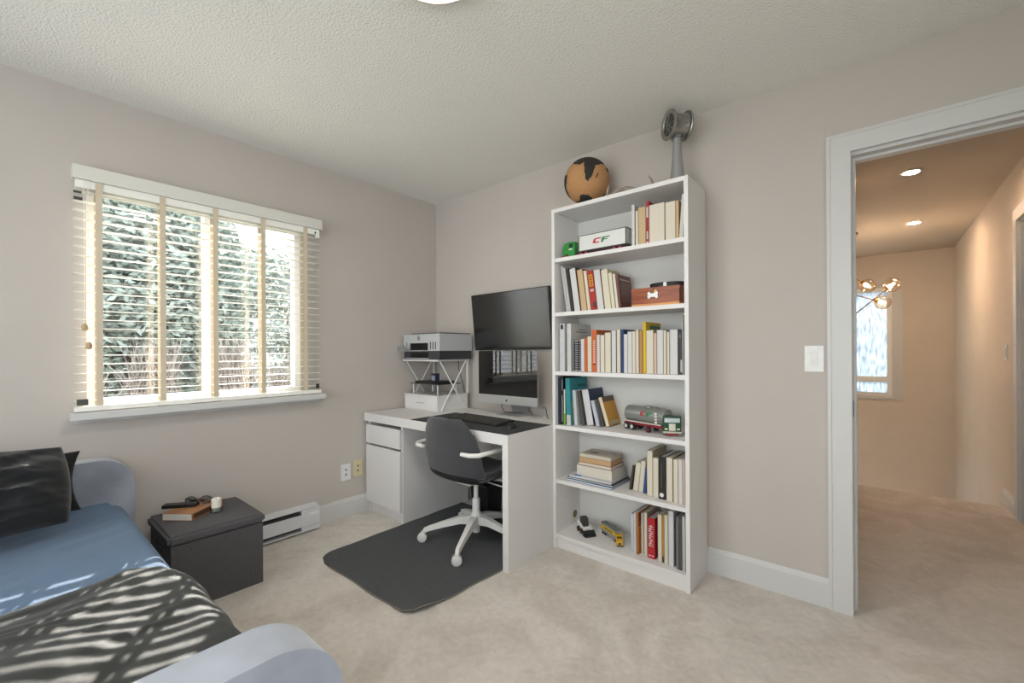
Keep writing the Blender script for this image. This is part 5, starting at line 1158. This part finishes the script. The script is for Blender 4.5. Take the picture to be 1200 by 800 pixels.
# ------------------------------------------------------------------ outside the window
GZ = -2.9
M_GRASS = mat('winter_grass', '7d8068', 0.95, var=0.3, vscale=3)
struct(box('ground_outside', (-60, -0.3, -40, 60, GZ-0.2, GZ), M_GRASS), 'grass and street below the window')
M_LEAF = mat('hazed_conifer_foliage', '8d9a93', 0.9, var=0.35, vscale=2); M_LEAF2 = mat('pale_tree_foliage', 'a4aca4', 0.9, var=0.3, vscale=2); M_TWIG = mat('bare_twigs', '8a8078', 0.9, var=0.3, vscale=3); M_BARK = mat('bark', '6d6157', 0.95, var=0.3, vscale=5)  # conifer leaf colour is paled and greyed to imitate bright haze
def tree(label, x, y, h, r, kind, nleaf, leaf, ma, zbase=0.15, seed=1):
    rnd = random.Random(seed); o = thing('garden_tree', label, 'tree', (x, y, GZ), local=True)
    lathe('trunk', [(0.16, 0), (0.11, h*0.4), (0.03, h*0.97)], M_BARK, o, n=8)
    verts, faces = [], []
    for _ in range(nleaf):
        if kind == 'cone':
            t = rnd.random()**0.8; zz = h*(zbase + (1-zbase)*t); rr = r*(1-t)*(0.75+0.25*math.sin(t*60))*math.sqrt(rnd.random()); a = rnd.random()*6.283; p = Vector((rr*math.cos(a), rr*math.sin(a), zz - rr*0.25))
        else:
            d = Vector((rnd.gauss(0, 1), rnd.gauss(0, 1), rnd.gauss(0, 1))).normalized()*rnd.random()**0.45; p = Vector((d.x*r, d.y*r, h*(zbase+(1-zbase)*0.5) + d.z*h*(1-zbase)*0.5))
            if noise.noise(p*0.9 + Vector((seed, 0, 0))) < -0.25: continue
        q = Vector((rnd.gauss(0, 1), rnd.gauss(0, 1), rnd.gauss(0, 0.6))).normalized()*leaf; s_ = q.cross(Vector((rnd.gauss(0, 1), rnd.gauss(0, 1), rnd.gauss(0, 1)))).normalized()*leaf*0.45
        b = len(verts); verts += [p-q, p+s_, p+q, p-s_]; faces.append((b, b+1, b+2, b+3))
    me = bpy.data.meshes.new('foliage'); me.from_pydata(verts, [], faces); me.materials.append(ma); f_ = bpy.data.objects.new('foliage', me); C.objects.link(f_); f_.parent = o; f_['kind'] = 'stuff'
tree('dense grey-green evergreen seen through the left half of the blind', -10.0, -0.35, 8.4, 2.3, 'ball', 60000, 0.095, M_LEAF, 0.30, 3)
tree('second grey-green evergreen seen through the middle of the blind', -14.6, 1.55, 8.6, 1.75, 'ball', 50000, 0.10, M_LEAF, 0.28, 4)
tree('pale loose tree in front of the gabled house', -13.4, 4.3, 5.6, 1.2, 'ball', 2500, 0.11, M_LEAF2, 0.45, 5)
tree('far pale tree rising behind the houses', -34.0, 10.0, 12.5, 4.5, 'ball', 6000, 0.3, M_LEAF2, 0.35, 6)
def bush(label, x, y, w_, h, seed):
    rnd = random.Random(seed); o = thing('bare_shrub', label, 'shrub', (x, y, GZ), local=True, group='bare shrubs below the window'); verts, faces = [], []
    for _ in range(900):
        a = rnd.random()*6.283; rr = w_*math.sqrt(rnd.random()); p = Vector((rr*math.cos(a)*0.7, rr*math.sin(a), 0)); 
        p.z = h*(0.15+0.8*rnd.random()); q = Vector((rnd.gauss(0, .3), rnd.gauss(0, .3), 1)).normalized()*h*0.14; s_ = q.cross(Vector((rnd.gauss(0, 1), rnd.gauss(0, 1), 0.1))).normalized()*0.012
        b = len(verts); verts += [p-q-s_, p-q+s_, p+q+s_*.5, p+q-s_*.5]; faces.append((b, b+1, b+2, b+3))
    me = bpy.data.meshes.new('twigs'); me.from_pydata(verts, [], faces); me.materials.append(M_TWIG); f_ = bpy.data.objects.new('twigs', me); C.objects.link(f_); f_.parent = o; f_['kind'] = 'stuff'
    tube('stem', [(0, 0, 0), (0.05, 0.05, h*0.5), (0.0, 0.1, h*0.8)], [0.05, 0.035, 0.015], M_BARK, o, n=6)
for k_, (x, y, h) in enumerate(((-6.6, -1.75, 3.8), (-6.9, -0.65, 4.0), (-6.6, 0.45, 4.1), (-7.0, 1.6, 3.6))):
    bush('bare grey shrub below the window, %s from left' % ORD[k_], x, y, 0.36, h, 20+k_)
M_SIDE = mat('pale_siding', 'c9c9c6', 0.8, var=0.05, vscale=1, stretch=(1, 1, 12)); M_ROOF = mat('grey_shingle', '8d8d8e', 0.9, var=0.2, vscale=6); M_WIN = mat('house_window', '5c666e', 0.25)
def house(label, x, y0, y1, h, depth, roof_h, gable, wins, seed=0):
    o = thing('neighbour_house', label, 'house', (x, (y0+y1)/2, GZ), local=True); hw = (y1-y0)/2
    box('house_wall', (-depth, 0, -hw, hw, 0, h), M_SIDE, o)
    prism('main_roof', [(0.35, h-0.1), (-depth/2, h+roof_h), (-depth-0.35, h-0.1)], 'y', -hw-0.3, hw+0.3, M_ROOF, o) if not gable else prism('main_roof', [(-hw-0.3, h-0.1), (0, h+roof_h), (hw+0.3, h-0.1)], 'x', -depth-0.3, 0.35, M_ROOF, o)
    if gable: prism('gable_wall', [(-hw, h), (0, h+roof_h*0.86), (hw, h)], 'x', 0.36, 0.40, M_SIDE, o); stroke_g = None
    for (yc, zc, ww, hh) in wins:
        f_ = box('window_frame', (0.0, 0.06, yc-ww/2-0.08, yc+ww/2+0.08, zc-hh/2-0.08, zc+hh/2+0.08), M_TRIM, o); box('window_pane', (0.06, 0.07, yc-ww/2, yc+ww/2, zc-hh/2, zc+hh/2), M_WIN, f_)
    return o
house('pale house with front gable beyond the right half of the blind', -17.0, 3.5, 5.7, 3.5, 6, 1.0, True, [(-0.1, 2.4, 0.8, 0.9), (-0.1, 1.1, 0.9, 1.0)])
house('wide pale house with dark windows behind the gabled house', -26.0, 2.6, 12.0, 5.0, 4, 1.3, False, [(-3.4, 4.0, 1.3, 1.1), (-1.2, 4.0, 1.3, 1.1), (0.9, 4.0, 1.3, 1.1), (3.0, 4.0, 1.4, 1.1)])
house('small grey house beyond the shrubs at left', -20.0, -3.4, 0.9, 3.9, 6, 1.2, False, [(-0.8, 2.9, 0.9, 0.9), (0.8, 2.9, 0.9, 0.9)])
for o in bpy.data.objects:
    if '_l' in o: del o['_l']
